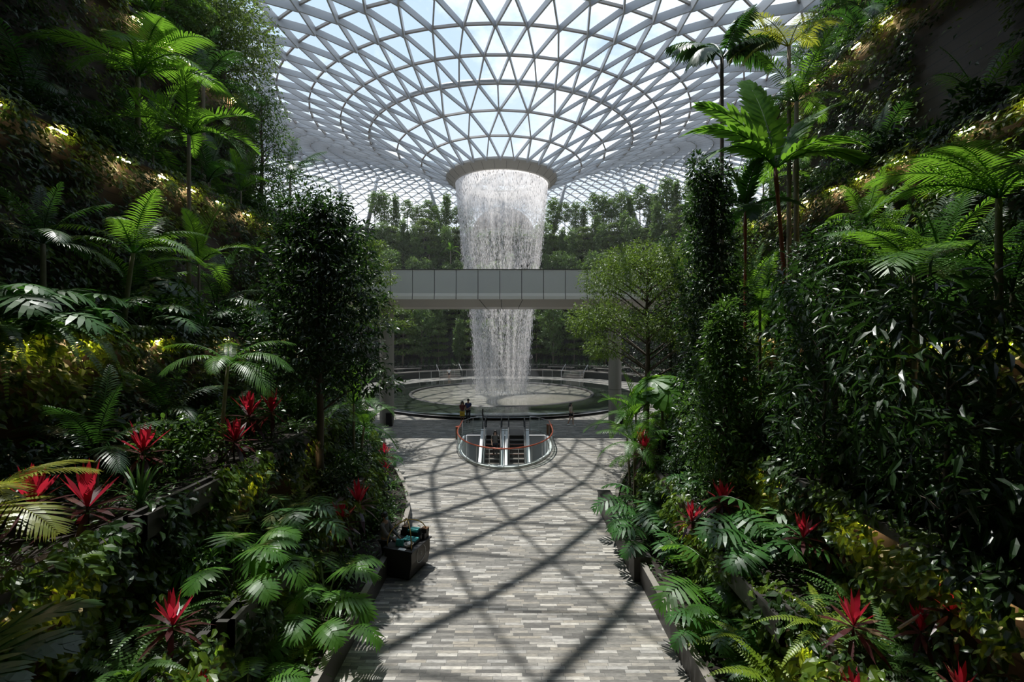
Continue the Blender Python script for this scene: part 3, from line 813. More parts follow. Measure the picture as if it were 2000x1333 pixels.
for x in [W(891, 0, BY0).x + pw * i for i in (0, 1, 2)] + [W(978, 0, BY0).x]:
    pass
jx = [(W(936, 0, BY0).x, W(946, 0, BY0).x), (W(979, 0, BY0).x, W(979, 0, BY0).x), (W(1021, 0, BY0).x, W(1014, 0, BY0).x)]
for a, b2 in jx: sj.tube([(a, BY0 - .06, zb - .012), (b2, BY0 + 1.1, zlow - .005), (b2, BY1 - 1.1, zlow - .005)], .022, 4)
bpart(sj, 'soffit_joints', M['seam'])
# round columns under the bridge
for px, lab, rr in ((755.5, 'round grey column under the left end of the footbridge', .52), (1201, 'round grey column under the right end of the footbridge', .47)):
    x = W(px, 0, 33.6).x
    c = thing('bridge_column', lab, 'column', (x, 33.6, 0), 0, 'columns under the footbridge')
    for nm, z0, z1 in (('lower_shaft', 0, 2.55), ('upper_shaft', 2.58, zlow + .05)):
        m = MB(); m.lathe([(rr - .012, z0), (rr, z0 + .012), (rr, z1 - .012), (rr - .012, z1)], n=32, cap=True); m.build(nm, M['concrete'], c, smoothf=False)
    m = MB(); m.lathe([(rr - .015, 2.54), (rr - .015, 2.59)], n=32); m.build('joint', M['seam'], c)
for px, lab, s in ((762, 'black box standing against the left bridge column', -1), (1214, 'black box standing against the right bridge column', 1)):
    x = W(px, 0, 33).x
    m = MB(); m.box((0, 0, .45), (.42, .35, .9)); m.box((0, 0, .92), (.46, .39, .05)); m.box((0, -.18, .6), (.3, .02, .3))
    tag(m.build('black_box', M['black'], None, (x, 32.82 if s < 0 else 33.3, 0)), lab, 'box')
# little finial posts standing on the bridge parapet
for px, lab in ((1019, 'small dark finial post on the bridge parapet, left of two'), (1030, 'small dark finial post on the bridge parapet, right of two')):
    x = W(px, 0, BY0).x
    t_ = thing('finial_post', lab, 'post', (x, BY0 + .12, zt_ + .04), 0, 'finial posts on the bridge')
    m = MB(); m.tube([(0, 0, 0), (0, 0, .2)], .014, 6); m.build('post', M['black'], t_)
    m = MB(); m.lathe([(.004, .12), (.04, .2), (.055, .26), (.02, .33), (.002, .38)], n=8); m.build('finial', M['trough'], t_)
# ------------------------------------------------------------------ pool
pool = thing('pool', 'round pool with a dark mirror ring and a pale foaming middle', 'pool', (CX, CY, 0))
def ppart(mb, nm, m, sm=True): return mb.build(nm, m, pool, smoothf=sm)
m, t, out = nt('dark_mirror_water')
b = t.nodes.new('ShaderNodeBsdfPrincipled'); b.inputs['Base Color'].default_value = (.022, .028, .022, 1); b.inputs['Roughness'].default_value = .07
b.inputs['Specular IOR Level'].default_value = .55
no = t.nodes.new('ShaderNodeTexNoise'); no.inputs['Scale'].default_value = 2.5; bp = t.nodes.new('ShaderNodeBump'); bp.inputs['Strength'].default_value = .06; bp.inputs['Distance'].default_value = .05
tc = t.nodes.new('ShaderNodeTexCoord'); t.links.new(tc.outputs['Object'], no.inputs['Vector']); t.links.new(no.outputs['Fac'], bp.inputs['Height']); t.links.new(bp.outputs[0], b.inputs['Normal'])
t.links.new(b.outputs[0], out.inputs[0]); M['darkwater'] = m
m, t, out = nt('foaming_water')
b = t.nodes.new('ShaderNodeBsdfPrincipled'); b.inputs['Roughness'].default_value = .14; b.inputs['Specular IOR Level'].default_value = .8
tc = t.nodes.new('ShaderNodeTexCoord'); vl = t.nodes.new('ShaderNodeVectorMath'); vl.operation = 'LENGTH'; t.links.new(tc.outputs['Object'], vl.inputs[0])
rp = t.nodes.new('ShaderNodeValToRGB'); e = rp.color_ramp.elements
mr = t.nodes.new('ShaderNodeMapRange'); mr.inputs[1].default_value = 0; mr.inputs[2].default_value = 9.5; t.links.new(vl.outputs['Value'], mr.inputs[0]); t.links.new(mr.outputs[0], rp.inputs[0])
e[0].position = .0; e[0].color = (.9, .88, .85, 1); e[1].position = 1; e[1].color = (.20, .195, .16, 1)
q = e.new(.12); q.color = (.5, .48, .44, 1); q = e.new(.3); q.color = (.34, .33, .29, 1); q = e.new(.6); q.color = (.25, .24, .205, 1)
no = t.nodes.new('ShaderNodeTexNoise'); no.inputs['Scale'].default_value = 5; no.inputs['Detail'].default_value = 5; bp = t.nodes.new('ShaderNodeBump'); bp.inputs['Strength'].default_value = .10
t.links.new(tc.outputs['Object'], no.inputs['Vector']); t.links.new(no.outputs['Fac'], bp.inputs['Height']); t.links.new(bp.outputs[0], b.inputs['Normal'])
t.links.new(rp.outputs[0], b.inputs['Base Color']); t.links.new(b.outputs[0], out.inputs[0]); M['foam'] = m
RO, RI, ZR = 14.0, 9.5, .38
p = MB(); p.lathe([(9.75, ZR), (RO, ZR), (RO + .04, ZR - .02), (RO + .06, .2)], n=96); ppart(p, 'mirror_ring', M['darkwater'])
p = MB(); p.lathe([(.01, .30), (3, .29), (6, .27), (RI - .05, .24)], n=72); ppart(p, 'foaming_water', M['foam'])
p = MB(); p.lathe([(RI - .05, .2), (RI - .05, ZR + .04), (RI + .22, ZR + .04), (RI + .25, ZR)], n=96); ppart(p, 'inner_rim', M['curb'])
p = MB(); p.lathe([(RO - .25, 0), (RO - .25, .22), (RO + .06, .22)], n=96); ppart(p, 'plinth', M['black'])
p = MB(); p.lathe([(RO + .03, .19), (RO + .075, .19), (RO + .075, .24), (RO + .03, .24)], n=96); ppart(p, 'edge_strip', M['chrome'])

# ------------------------------------------------------------------ falling water
WR = [(23.35, 5.0), (22.0, 4.92), (19, 4.62), (16.5, 4.36), (14, 4.08), (11, 3.66), (9.5, 3.42), (7, 3.15), (4, 2.92), (2, 2.78), (.3, 2.68)]
WZ = np.array([a for a, _ in WR])[::-1]; WRR = np.array([b_ for _, b_ in WR])[::-1]
fall = thing('waterfall', 'tall white curtain of water falling through the roof opening into the pool', 'waterfall', (CX, CY, 0)); fall['kind'] = 'stuff'
def water_mat(name, dens, col=(.97, .95, .945)):
    m, t, out = nt(name); L = t.links.new
    uv = t.nodes.new('ShaderNodeUVMap'); uv.uv_map = 'UVMap'
    def noise(sc, d, sx, sy):
        mp = t.nodes.new('ShaderNodeMapping'); mp.inputs['Scale'].default_value = (sx, sy, 1); L(uv.outputs[0], mp.inputs[0])
        n = t.nodes.new('ShaderNodeTexNoise'); n.inputs['Scale'].default_value = sc; n.inputs['Detail'].default_value = d; n.inputs['Roughness'].default_value = .65; L(mp.outputs[0], n.inputs['Vector']); return n.outputs['Fac']
    fine = noise(1, 4, 15, 2.4); streak = noise(1, 2, 2.4, .12)
    ad = t.nodes.new('ShaderNodeMath'); ad.operation = 'MULTIPLY_ADD'; ad.inputs[1].default_value = .9; L(streak, ad.inputs[0]); L(fine, ad.inputs[2])
    sp = t.nodes.new('ShaderNodeSeparateXYZ'); L(uv.outputs[0], sp.inputs[0])
    top = t.nodes.new('ShaderNodeMapRange'); top.inputs[1].default_value = 18.8; top.inputs[2].default_value = 22.8; top.inputs[3].default_value = 0; top.inputs[4].default_value = .8; L(sp.outputs['Y'], top.inputs[0])
    a2 = t.nodes.new('ShaderNodeMath'); L(ad.outputs[0], a2.inputs[0]); L(top.outputs[0], a2.inputs[1])
    mr = t.nodes.new('ShaderNodeMapRange'); mr.inputs[1].default_value = .90; mr.inputs[2].default_value = 1.2; mr.inputs[3].default_value = dens * .06; mr.inputs[4].default_value = dens; mr.clamp = False
    ge = t.nodes.new('ShaderNodeNewGeometry'); va = t.nodes.new('ShaderNodeVectorMath'); va.inputs[1].default_value = (0, 0, 1.3); L(ge.outputs['Normal'], va.inputs[0]); vn = t.nodes.new('ShaderNodeVectorMath'); vn.operation = 'NORMALIZE'; L(va.outputs[0], vn.inputs[0])
    L(a2.outputs[0], mr.inputs[0])
    df = t.nodes.new('ShaderNodeBsdfDiffuse'); df.inputs[0].default_value = c4(col); tl = t.nodes.new('ShaderNodeBsdfTranslucent'); tl.inputs[0].default_value = c4(col)
    L(vn.outputs[0], df.inputs['Normal'])
    vd = t.nodes.new('ShaderNodeVectorMath'); vd.inputs[1].default_value = (0, 0, -1.3); L(ge.outputs['Normal'], vd.inputs[0]); vm = t.nodes.new('ShaderNodeVectorMath'); vm.operation = 'NORMALIZE'; L(vd.outputs[0], vm.inputs[0]); L(vm.outputs[0], tl.inputs['Normal'])
    mx = t.nodes.new('ShaderNodeMixShader'); mx.inputs[0].default_value = .55; L(df.outputs[0], mx.inputs[1]); L(tl.outputs[0], mx.inputs[2])
    tr = t.nodes.new('ShaderNodeBsdfTransparent'); ms = t.nodes.new('ShaderNodeMixShader'); L(mr.outputs[0], ms.inputs[0]); L(tr.outputs[0], ms.inputs[1]); L(mx.outputs[0], ms.inputs[2]); L(ms.outputs[0], out.inputs[0])
    return m
def shell(nm, dr, mat, n=96):
    mb = MB(); mb.lathe([(np.interp(z, WZ, WRR) + dr, z) for z in np.linspace(23.3, .3, 40)], n=n)
    o = mb.build(nm, mat, fall, smoothf=True); me = o.data
    uvl = me.uv_layers.new(name='UVMap'); co = np.zeros(len(me.vertices) * 3); me.vertices.foreach_get('co', co); co = co.reshape(-1, 3)
    li = np.zeros(len(me.loops), np.int32); me.loops.foreach_get('vertex_index', li)
    k = li % n; u = k / n
    u4 = u.reshape(-1, 4); wrap = (u4.max(1) - u4.min(1)) > .5
    u4 = np.where(wrap[:, None] & (u4 < .5), u4 + 1, u4); u = u4.reshape(-1) * 24
    uvl.data.foreach_set('uv', np.stack([u, co[li, 2]], 1).astype(np.float32).ravel()); return o
shell('outer_curtain', 0, water_mat('water_curtain', .40)); shell('inner_curtain', -.35, water_mat('water_inner', .16))
def drops(nm, n, mat, r):
    z = r.uniform(.4, 23.2, n); th = r.uniform(0, 2 * PI, n); R = np.interp(z, WZ, WRR) + r.normal(0, .13, n) - np.abs(r.normal(0, .12, n)) + (23 - z) * .006 * r.normal(0, 1, n)
    c = np.stack([R * np.cos(th), R * np.sin(th), z], 1); h = r.uniform(.05, .22, n) ; w = r.uniform(.012, .034, n)
    T = np.array([(0, 0, .5), (.5, 0, -.2), (-.25, .43, -.2), (-.25, -.43, -.2), (0, 0, -.5)])
    V = c[:, None, :] + T[None] * np.stack([w * 2, w * 2, h * 2], 1)[:, None, :]
    F = np.array([(0, 1, 2), (0, 2, 3), (0, 3, 1), (4, 2, 1), (4, 3, 2), (4, 1, 3)])
    Fs = ((np.arange(n) * 5)[:, None, None] + F[None]).reshape(-1, 3)
    mb = MB(); mb.add(V.reshape(-1, 3), [Fs.astype(np.int32)]); o = mb.build(nm, mat, fall); o['kind'] = 'stuff'; return o
m, t, out = nt('water_drops')
df = t.nodes.new('ShaderNodeBsdfDiffuse'); df.inputs[0].default_value = (.95, .93, .92, 1); tl = t.nodes.new('ShaderNodeBsdfTranslucent'); tl.inputs[0].default_value = (.95, .93, .92, 1)
ge = t.nodes.new('ShaderNodeNewGeometry'); va = t.nodes.new('ShaderNodeVectorMath'); va.inputs[1].default_value = (0, 0, 1.3); t.links.new(ge.outputs['Normal'], va.inputs[0]); vn = t.nodes.new('ShaderNodeVectorMath'); vn.operation = 'NORMALIZE'; t.links.new(va.outputs[0], vn.inputs[0]); t.links.new(vn.outputs[0], df.inputs['Normal'])
vd = t.nodes.new('ShaderNodeVectorMath'); vd.inputs[1].default_value = (0, 0, -1.3); t.links.new(ge.outputs['Normal'], vd.inputs[0]); vm = t.nodes.new('ShaderNodeVectorMath'); vm.operation = 'NORMALIZE'; t.links.new(vd.outputs[0], vm.inputs[0]); t.links.new(vm.outputs[0], tl.inputs['Normal'])
mx = t.nodes.new('ShaderNodeMixShader'); mx.inputs[0].default_value = .5; t.links.new(df.outputs[0], mx.inputs[1]); t.links.new(tl.outputs[0], mx.inputs[2]); t.links.new(mx.outputs[0], out.inputs[0]); M['drops'] = m
drops('droplets', 19000, M['drops'], np.random.default_rng(5))
# spray mist standing around the foot of the fall
m = bpy.data.materials.new('spray_mist'); m.use_nodes = True; t = m.node_tree; t.nodes.clear(); out = t.nodes.new('ShaderNodeOutputMaterial')
vs = t.nodes.new('ShaderNodeVolumeScatter'); vs.inputs['Color'].default_value = (.95, .95, .95, 1); vs.inputs['Density'].default_value = .0007; vs.inputs['Anisotropy'].default_value = .3
t.links.new(vs.outputs[0], out.inputs['Volume']); M['mist'] = m
MIST = True
if MIST:
    mb = MB(); mb.lathe([(.02, .5), (24, 1.8), (30, 12), (34, 19), (30, 24), (.02, 22)], n=32)
    o = mb.build('spray_mist', M['mist'], fall); o['kind'] = 'stuff'
    m2 = M['mist'].copy(); m2.name = 'splash_mist'; [n for n in m2.node_tree.nodes if n.type == 'VOLUME_SCATTER'][0].inputs['Density'].default_value = .035
    mb = MB(); mb.lathe([(.02, .32), (5.5, .34), (4.6, 1.2), (3.6, 3), (3.2, 5.5), (.02, 7)], n=32); o = mb.build('splash_mist', m2, fall); o['kind'] = 'stuff'

# dark dome seen through the water on the far terrace
dm = thing('domed_pavilion', 'brown domed structure on the far terrace seen through the falling water', 'dome', (W(983, 0, 90).x, 90, ZB[5]))
mb = MB(); R_ = 6.2; mb.lathe([(R_ * math.cos(a), 1.2 + 5.6 * math.sin(a)) for a in np.linspace(0, PI / 2 - .01, 12)], n=40); mb.build('dome', M['dome'], dm, smoothf=True)
mb = MB(); mb.lathe([(R_ + .12, 0), (R_ + .12, 1.2), (R_ + .3, 1.25), (R_ + .3, 1.45), (R_ - .1, 1.5)], n=40); mb.build('drum', M['cladlip'], dm)

# promenade on the far side: glass rails, steps, benches
def arc_pt(r_, deg): a = math.radians(deg); return Vector((CX + r_ * math.cos(a), CY + r_ * math.sin(a), 0))
for i, (a0, a1, lab) in enumerate(((58, 74, 'glass balustrade on the low wall beyond the pool, right of the water'), (106, 126, 'glass balustrade on the low wall beyond the pool, left of the water'))):
    t_ = thing('glass_balustrade', lab, 'railing', arc_pt(20.9, (a0 + a1) / 2)); o0 = t_.location.copy()
    g = MB(); P = [arc_pt(20.9, a0 + (a1 - a0) * k / 8) - o0 for k in range(9)]
    for k in range(8): g.add([P[k] + Vector((0, 0, .05)), P[k + 1] + Vector((0, 0, .05)), P[k + 1] + Vector((0, 0, 1.0)), P[k] + Vector((0, 0, 1.0))], [(0, 1, 2, 3)])
    g.build('glass', M['glass'], t_)
    for k in range(0, 9, 2):
        q = MB(); q.tube([P[k], P[k] + Vector((0, 0, 1.05))], .03, 6); q.build('post', M['chrome'], t_)
for j, (deg, lab) in enumerate(((61, 'low stone steps in the curved wall right of the falling water'), (113, 'low stone steps in the curved wall left of the falling water'))):
    st = thing('stone_steps', lab, 'steps', arc_pt(21.7, deg), math.radians(deg - 90))
    for k in range(3):
        q = MB(); q.box((0, -1.0 + .35 * k, .15 + .3 * k), (3.2, .36, .3 + .0)); q.box((0, -1.0 + .35 * k, .15 * (1 + 2 * k) / 2), (3.2, .34, .01)); q.build('step', M['curbtop'], st)
    for sg in (-1, 1):
        q = MB(); q.tube([(sg * 1.75, -1.2, 0), (sg * 1.75, -1.2, .95), (sg * 1.75, .5, 1.95), (sg * 1.75, .5, 1.0)], .028, 6); q.build('handrail', M['chrome'], st)
for j, (deg, lab) in enumerate(((50, 'dark slab bench on the terrace right of the steps beyond the pool'), (68, 'dark slab bench between the falling water and the right steps'), (128, 'dark slab bench left of the left steps beyond the pool'))):
    st = thing('slab_bench', lab, 'bench', arc_pt(23.2, deg) + Vector((0, 0, ZB[0])), math.radians(deg - 90))
    q = MB(); q.box((0, 0, .42), (4.2, .6, .12)); q.build('seat', M['curbtop'], st)
    for sg in (-1, 1): q = MB(); q.box((sg * 1.7, 0, .18), (.25, .5, .36)); q.build('leg', M['curb'], st)

# ------------------------------------------------------------------ escalator well
ew = thing('escalator_well', 'white curved drum lining the escalator opening in the floor', 'stairwell', (EC[0], EC[1], 0))
off_ = Vector((-EC[0], -EC[1], 0))
def epart(mb, nm, m, par=None, sm=False):
    o = mb.build(nm, m, par or ew, smoothf=sm); o.matrix_parent_inverse = Matrix.Translation(off_); return o
def band(P, z0, z1, mb):
    n = len(P); mb.add([(x, y, z0) for x, y in P] + [(x, y, z1) for x, y in P], [(i, i + 1, n + i + 1, n + i) for i in range(n - 1)])
q = MB(); band(WELL, -6, 0, q); epart(q, 'drum_wall', M['white'], sm=True)
q = MB(); q.box((EC[0], 30.2, -3.1), (5.2, .2, 6.0)); epart(q, 'back_wall', M['grey'])
q = MB(); q.box((EC[0], 26, -6.05), (6, 9, .1)); epart(q, 'lower_floor', M['grey'])
q = MB(); Pi = u_shape(2.6, 29.4, 22.55, 36); Po = u_shape(2.6, 29.4, 22.55, 36, .14); n = len(Pi)
q.add([(x, y, .0) for x, y in Po] + [(x, y, .12) for x, y in Po] + [(x, y, .12) for x, y in Pi] + [(x, y, -.1) for x, y in Pi],
      [(r0 * n + i, r0 * n + i + 1, (r0 + 1) * n + i + 1, (r0 + 1) * n + i) for r0 in range(3) for i in range(n - 1)])
epart(q, 'rim_curb', M['white'])
rail = thing('glass_guard_rail', 'curved glass guard rail with a red-brown handrail around the escalator opening', 'railing', (EC[0], EC[1], 0))
PR = u_shape(2.6, 29.4, 22.55, 36, .2)
q = MB(); band(PR, .1, 1.0, q); epart(q, 'glass', M['glass'], rail, True)
q = MB(); q.tube([(x, y, 1.04) for x, y in PR], .038, 8); epart(q, 'handrail', M['copper'], rail, True)
q = MB(); q.tube([(x, y, .22) for x, y in u_shape(2.6, 29.4, 22.55, 36, .26)], .022, 6); epart(q, 'foot_rail', M['chrome'], rail, True)
for i in range(1, len(PR) - 1, 3):
    x, y = PR[i]; q = MB(); q.tube([(x, y, .08), (x, y, 1.03)], .02, 6); epart(q, 'post', M['chrome'], rail)
# straight return rails at the back, either side of the escalator heads
for sg, lab in ((-1, 'left'), (1, 'right')):
    xa = EC[0] + sg * 2.8; xb = EC[0] + sg * 1.62
    t_ = thing('return_rail', f'short glass return rail on the {lab} of the escalator heads', 'railing', (xa, 29.4, 0))
    P = [(xa + (xb - xa) * u, 29.4 + 1.5 * math.sin(u * PI / 2)) for u in np.linspace(0, 1, 9)]
    for nm, mb_, mt in (('glass', 0, 'glass'), ('rail', 1, 'chrome'), ('foot_rail', 2, 'chrome')):
        q = MB()
        if mb_ == 0: band(P, .08, 1.0, q)
        else: q.tube([(x, y, 1.05 if mb_ == 1 else .16) for x, y in P], .025, 6)
        o = q.build(nm, M[mt], t_); o.matrix_parent_inverse = Matrix.Translation((-xa, -29.4, 0))
    for k in (0, 4, 8):
        q = MB(); q.tube([(P[k][0], P[k][1], 0), (P[k][0], P[k][1], 1.06)], .03, 6); o = q.build('post', M['chrome'], t_); o.matrix_parent_inverse = Matrix.Translation((-xa, -29.4, 0))
SL = math.tan(math.radians(30)); YT = 30.0
for ei, (xc, lab) in enumerate(((-1.23, 'left-hand escalator running down towards the camera in the round opening'), (.30, 'right-hand escalator running down towards the camera in the round opening'))):
    es = thing('escalator', lab, 'escalator', (xc, YT, 0), 0, 'pair of escalators')
    q = MB(); rz = MB()
    for k in range(14):
        y = -(.20 + .36 * k); z = -.21 * (k + 1)
        s_ = thing if 0 else None
        a = MB(); a.box((0, y - .17, z - .02), (.9, .36, .04)); o = a.build('tread', M['treadm'], es)
        for gx in range(0): pass
        a = MB(); a.box((0, y + .015, z + .10), (.9, .02, .2)); o = a.build('riser', M['riser'], es)
        a = MB(); a.box((0, y - .345, z + .002), (.88, .03, .012)); o = a.build('nosing', M['copper'] if k in (1, 3) else M['chrome'], es)
    q.box((0, .7, .012), (.95, 1.9, .024)); q.build('landing_plate', M['curb'], es)
    for sg in (-1, 1):
        out_w = (sg < 0) == (ei == 0)
        a = MB(); w_ = .30 if out_w else .24; xo = sg * (.5 + w_ / 2)
        P0 = [(xo, .1, .18), (xo, -.2, .16), (xo, -5.2, .16 - 5.0 * SL)]
        for p_, q_ in zip(P0[:-1], P0[1:]):
            p_, q_ = Vector(p_), Vector(q_); d_ = (q_ - p_); l_ = d_.length; d_.normalize(); sd = Vector((1, 0, 0)); up = sd.cross(d_)
            a.box((p_ + q_) / 2, (w_, l_, .4), Matrix((sd, d_, up)).transposed())
        a.build('skirt_panel', M['white'], es)
        a = MB(); xg = sg * .53
        a.add([(xg, .9, .1), (xg, 0, .1), (xg, 0, .95), (xg, .9, .95), (xg, -5.2, .1 - 5.2 * SL), (xg, -5.2, .95 - 5.2 * SL)], [(0, 1, 2, 3), (1, 4, 5, 2)]); a.build('balustrade_glass', M['glass'], es)
        a = MB(); P = [(xg, .95, .35)] + [(xg, .95 + .32 * math.sin(u), .66 - .32 * math.cos(u)) for u in np.linspace(.2, PI - .2, 7)] + [(xg, 0.1, .98), (xg, -.3, .9), (xg, -5.2, .98 - 5.2 * SL)]
        a.tube(P, .045, 7); a.build('handrail', M['black'], es, smoothf=True)
for px, py, lab in ((895.5, 858, 'left-hand brown cylindrical bin beside the escalator opening'), (1073, 853, 'right-hand brown cylindrical bin beside the escalator opening')):
    Y = 889 * 6.75 / (py - 650)
    t_ = thing('litter_bin', lab, 'bin', (W(px, 0, Y).x, Y, 0), 0, 'brown bins by the escalators')
    q = MB(); q.lathe([(.18, 0), (.185, .03), (.19, .76), (.185, .78)], n=24, cap=False); q.build('body', M['bin'], t_, smoothf=False)
    q = MB(); q.lathe([(.195, .76), (.195, .80), (.12, .82), (.10, .80), (.10, .55)], n=24); o = q.build('rim', M['copper'], t_)
# tall dark sign post by the left escalator head
q = MB(); q.tube([(0, 0, 0), (0, 0, 1.5)], .03, 8); q.box((0, 0, 1.15), (.1, .1, .75)); q.lathe([(.14, 0), (.13, .02), (.03, .03)], n=16)
tag(q.build('sign_post', M['black'], None, (W(943, 0, 31.2).x, 31.2, 0)), 'slim black post at the head of the left escalator', 'post')
# ------------------------------------------------------------------ planting
TERR = ['lowest planter', 'second terrace', 'third terrace', 'fourth terrace', 'fifth terrace', 'sixth terrace', 'top terrace']
def at(k, s, Y, f=.5):
    """a spot on terrace k (0 = planter along the path), f across it from its front edge"""
    a = wx(k, Y) + .22; b_ = wx(k + 1, Y) - .1 if k < 6 else 22
    return Vector((s * (a + (b_ - a) * f), Y, ZS[k] - .12))

# --- single plants read off the photograph
tree('broadleaf_tree', 'tall dark leafy tree with a bare lower trunk left of the path', (-6.0, 14.3, 1.78), 'ldark', .4, 1, H=9.0, crown_from=.36, crown_r=2.5, npuff=40, nleaf=13000, leaf=.19, asp=.36, mat='broad', tr=.11, style='column', seed=3, tmpl=LEAF8)
tree('broadleaf_tree', 'second dark tree behind the tall dark tree left of the path', (-8.9, 19.5, 3.4), 'ldark2', 1.1, 1, H=9.4, crown_from=.25, crown_r=2.3, npuff=26, nleaf=6500, leaf=.19, asp=.38, mat='broad', tr=.11, style='round', seed=5)
tree('tiered_tree', 'pale green layered tree in front of the left end of the footbridge', (-9.1, 27.3, .43), 'ltier', 0, 1, H=12.4, crown_from=.55, crown_r=2.6, npuff=35, nleaf=8500, leaf=.17, mat='umb', tr=.10, style='tier', seed=6)
tree('tiered_tree', 'airy tree on the top left terrace standing out against the glass roof', (-15.6, 24.6, 19.85), 'ltop', .5, 1, H=5.2, crown_from=.25, crown_r=3.0, npuff=26, nleaf=11000, leaf=.19, mat='umb', tr=.12, style='round', seed=8)
tree('broadleaf_tree', 'dark hanging tree on the fifth left terrace below the airy tree', (-13.7, 24.8, 12.7), 'lhang', .5, 1, H=7.2, crown_from=.15, crown_r=1.9, npuff=24, nleaf=6000, leaf=.17, mat='mid', tr=.11, style='round', seed=9, droop=.6)
tree('umbrella_tree', 'flat-crowned umbrella tree in front of the right bridge column', (6.95, 23.6, .43), 'umbrella', 2.0, 1, H=10.9, crown_from=.50, crown_r=3.5, npuff=44, nleaf=24000, leaf=.15, asp=.42, mat='umb', tr=.16, style='dome', seed=12)
tree('broadleaf_tree', 'narrow column-shaped dark tree right of the path, clothed almost to its foot', (6.35, 14.6, 1.78), 'rcol', .2, 1, H=10.4, crown_from=.10, crown_r=1.35, npuff=36, nleaf=11000, leaf=.16, asp=.40, mat='broad', tr=.10, style='column', seed=14, tmpl=LEAF8)
tree('broadleaf_tree', 'bushy dark tree in front of the narrow column tree, right of the path', (5.85, 12.6, 1.78), 'rcol2', 1.2, 1, H=5.6, crown_from=.12, crown_r=1.35, npuff=26, nleaf=6500, leaf=.15, asp=.40, mat='mid', tr=.07, style='column', seed=15, tmpl=LEAF8)
tree('broadleaf_tree', 'small-leaved dark tree on a slim trunk on the third right terrace', (8.1, 11.4, 3.4), 'rbush', 0, 1, H=5.8, crown_from=.38, crown_r=1.45, npuff=22, nleaf=6500, leaf=.13, asp=.4, mat='broad', tr=.06, style='round', seed=16, tmpl=LEAF8)
tree('staked_tree', 'long-leaved dark tree held by bamboo stakes at the right edge', (6.45, 6.8, 1.78), 'rlong', 0, 1, H=5.6, crown_from=.40, crown_r=1.75, npuff=20, nleaf=1300, leaf=.30, asp=.26, mat='broad', tr=.05, style='round', seed=17, tmpl=LEAF8, droop=.7)
tree('broadleaf_tree', 'slim young tree with long leaves beside the yellow-lit vines on the right', (6.35, 9.3, 1.78), 'rslim', 0, 1, H=6.0, crown_from=.45, crown_r=1.5, npuff=18, nleaf=1100, leaf=.26, asp=.28, mat='broad', tr=.05, style='round', seed=18, tmpl=LEAF8, droop=.6)
tree('broadleaf_tree', 'light green tree on the fourth right terrace behind the narrow column tree', (9.9, 22.5, 6.65), 'rback', 0, 1, H=7.4, crown_from=.15, crown_r=1.9, npuff=24, nleaf=6000, leaf=.17, mat='mid', tr=.09, style='round', seed=19)
tree('broadleaf_tree', 'dark tree at the right mouth of the valley beyond the umbrella tree', (9.2, 26.6, 2.4), 'rback2', 0, 1, H=9.6, crown_from=.15, crown_r=2.0, npuff=26, nleaf=6000, leaf=.18, mat='broad', tr=.1, style='column', seed=21)

# palms
palm('feather_palm', 'tall palm with a raised bright frond on the fourth left terrace', at(3, -1, 16.4, .5), 7.2, 2.5, 'stiff', seed=1, trunk_r=.075, dirs=[(80, .1, 1.05), (300, .3, 1), (10, .5, 1.05), (180, .5, .9), (330, .62, 1.05), (215, .7, 1), (40, .75, 1), (120, .75, .9), (350, .9, 1), (255, .4, .9)])
palm('feather_palm', 'palm with long arching yellow-green fronds high on the left wall', at(4, -1, 16.6, .1), 3.4, 3.3, 'wide', seed=2, trunk_r=.09, dirs=[(350, .45, 1.05), (320, .5, 1), (15, .62, 1), (200, .5, 1), (240, .62, 1), (300, .75, 1), (100, .3, .9), (340, .78, 1.0), (270, .85, .9)], mat='palm')
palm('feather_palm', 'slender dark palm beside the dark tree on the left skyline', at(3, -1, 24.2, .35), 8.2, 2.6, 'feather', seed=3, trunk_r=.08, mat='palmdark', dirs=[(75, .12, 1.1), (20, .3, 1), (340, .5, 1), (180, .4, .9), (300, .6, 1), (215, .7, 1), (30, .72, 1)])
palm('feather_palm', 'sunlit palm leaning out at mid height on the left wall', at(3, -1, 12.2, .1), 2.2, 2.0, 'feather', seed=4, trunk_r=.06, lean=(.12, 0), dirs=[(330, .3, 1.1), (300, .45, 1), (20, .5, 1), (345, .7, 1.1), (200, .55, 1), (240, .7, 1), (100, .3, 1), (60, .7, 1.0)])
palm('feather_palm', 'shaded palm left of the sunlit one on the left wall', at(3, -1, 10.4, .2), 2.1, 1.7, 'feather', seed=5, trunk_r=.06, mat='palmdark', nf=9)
palm('feather_palm', 'palm with silvery drooping fronds above the red cordylines on the left', at(2, -1, 11.2, .15), 2.5, 1.7, 'feather', seed=6, trunk_r=.045, lean=(.08, 0), mat='palm', dirs=[(350, .65, 1.1), (330, .8, 1.1), (20, .5, 1), (290, .6, .9), (200, .5, .9), (120, .4, .9), (250, .7, 1)])
palm('feather_palm', 'clumping palm behind the dark tree trunk, left of the path', at(1, -1, 17.2, .4), 2.3, 1.9, 'stiff', seed=7, trunk_r=.05, mat='palm', nf=9, stems=2)
palm('feather_palm', 'yellowed palm frond plant at the far left edge of the picture', (-7.6, 6.3, 3.4), .8, 1.75, 'wide', seed=8, trunk_r=.06, mat='palmyel', dirs=[(330, .55, 1.05), (350, .62, 1), (300, .6, 1), (20, .45, .95), (270, .72, 1), (60, .5, .9)])
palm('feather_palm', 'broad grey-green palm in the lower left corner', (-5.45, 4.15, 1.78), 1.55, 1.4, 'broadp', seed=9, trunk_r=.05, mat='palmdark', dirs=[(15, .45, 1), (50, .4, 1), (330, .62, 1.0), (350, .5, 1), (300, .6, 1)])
palm('feather_palm', 'palm with raised fronds at the top left corner', at(4, -1, 20.8, .3), 5.4, 2.8, 'feather', seed=31, trunk_r=.09, mat='palmdark', nf=12)
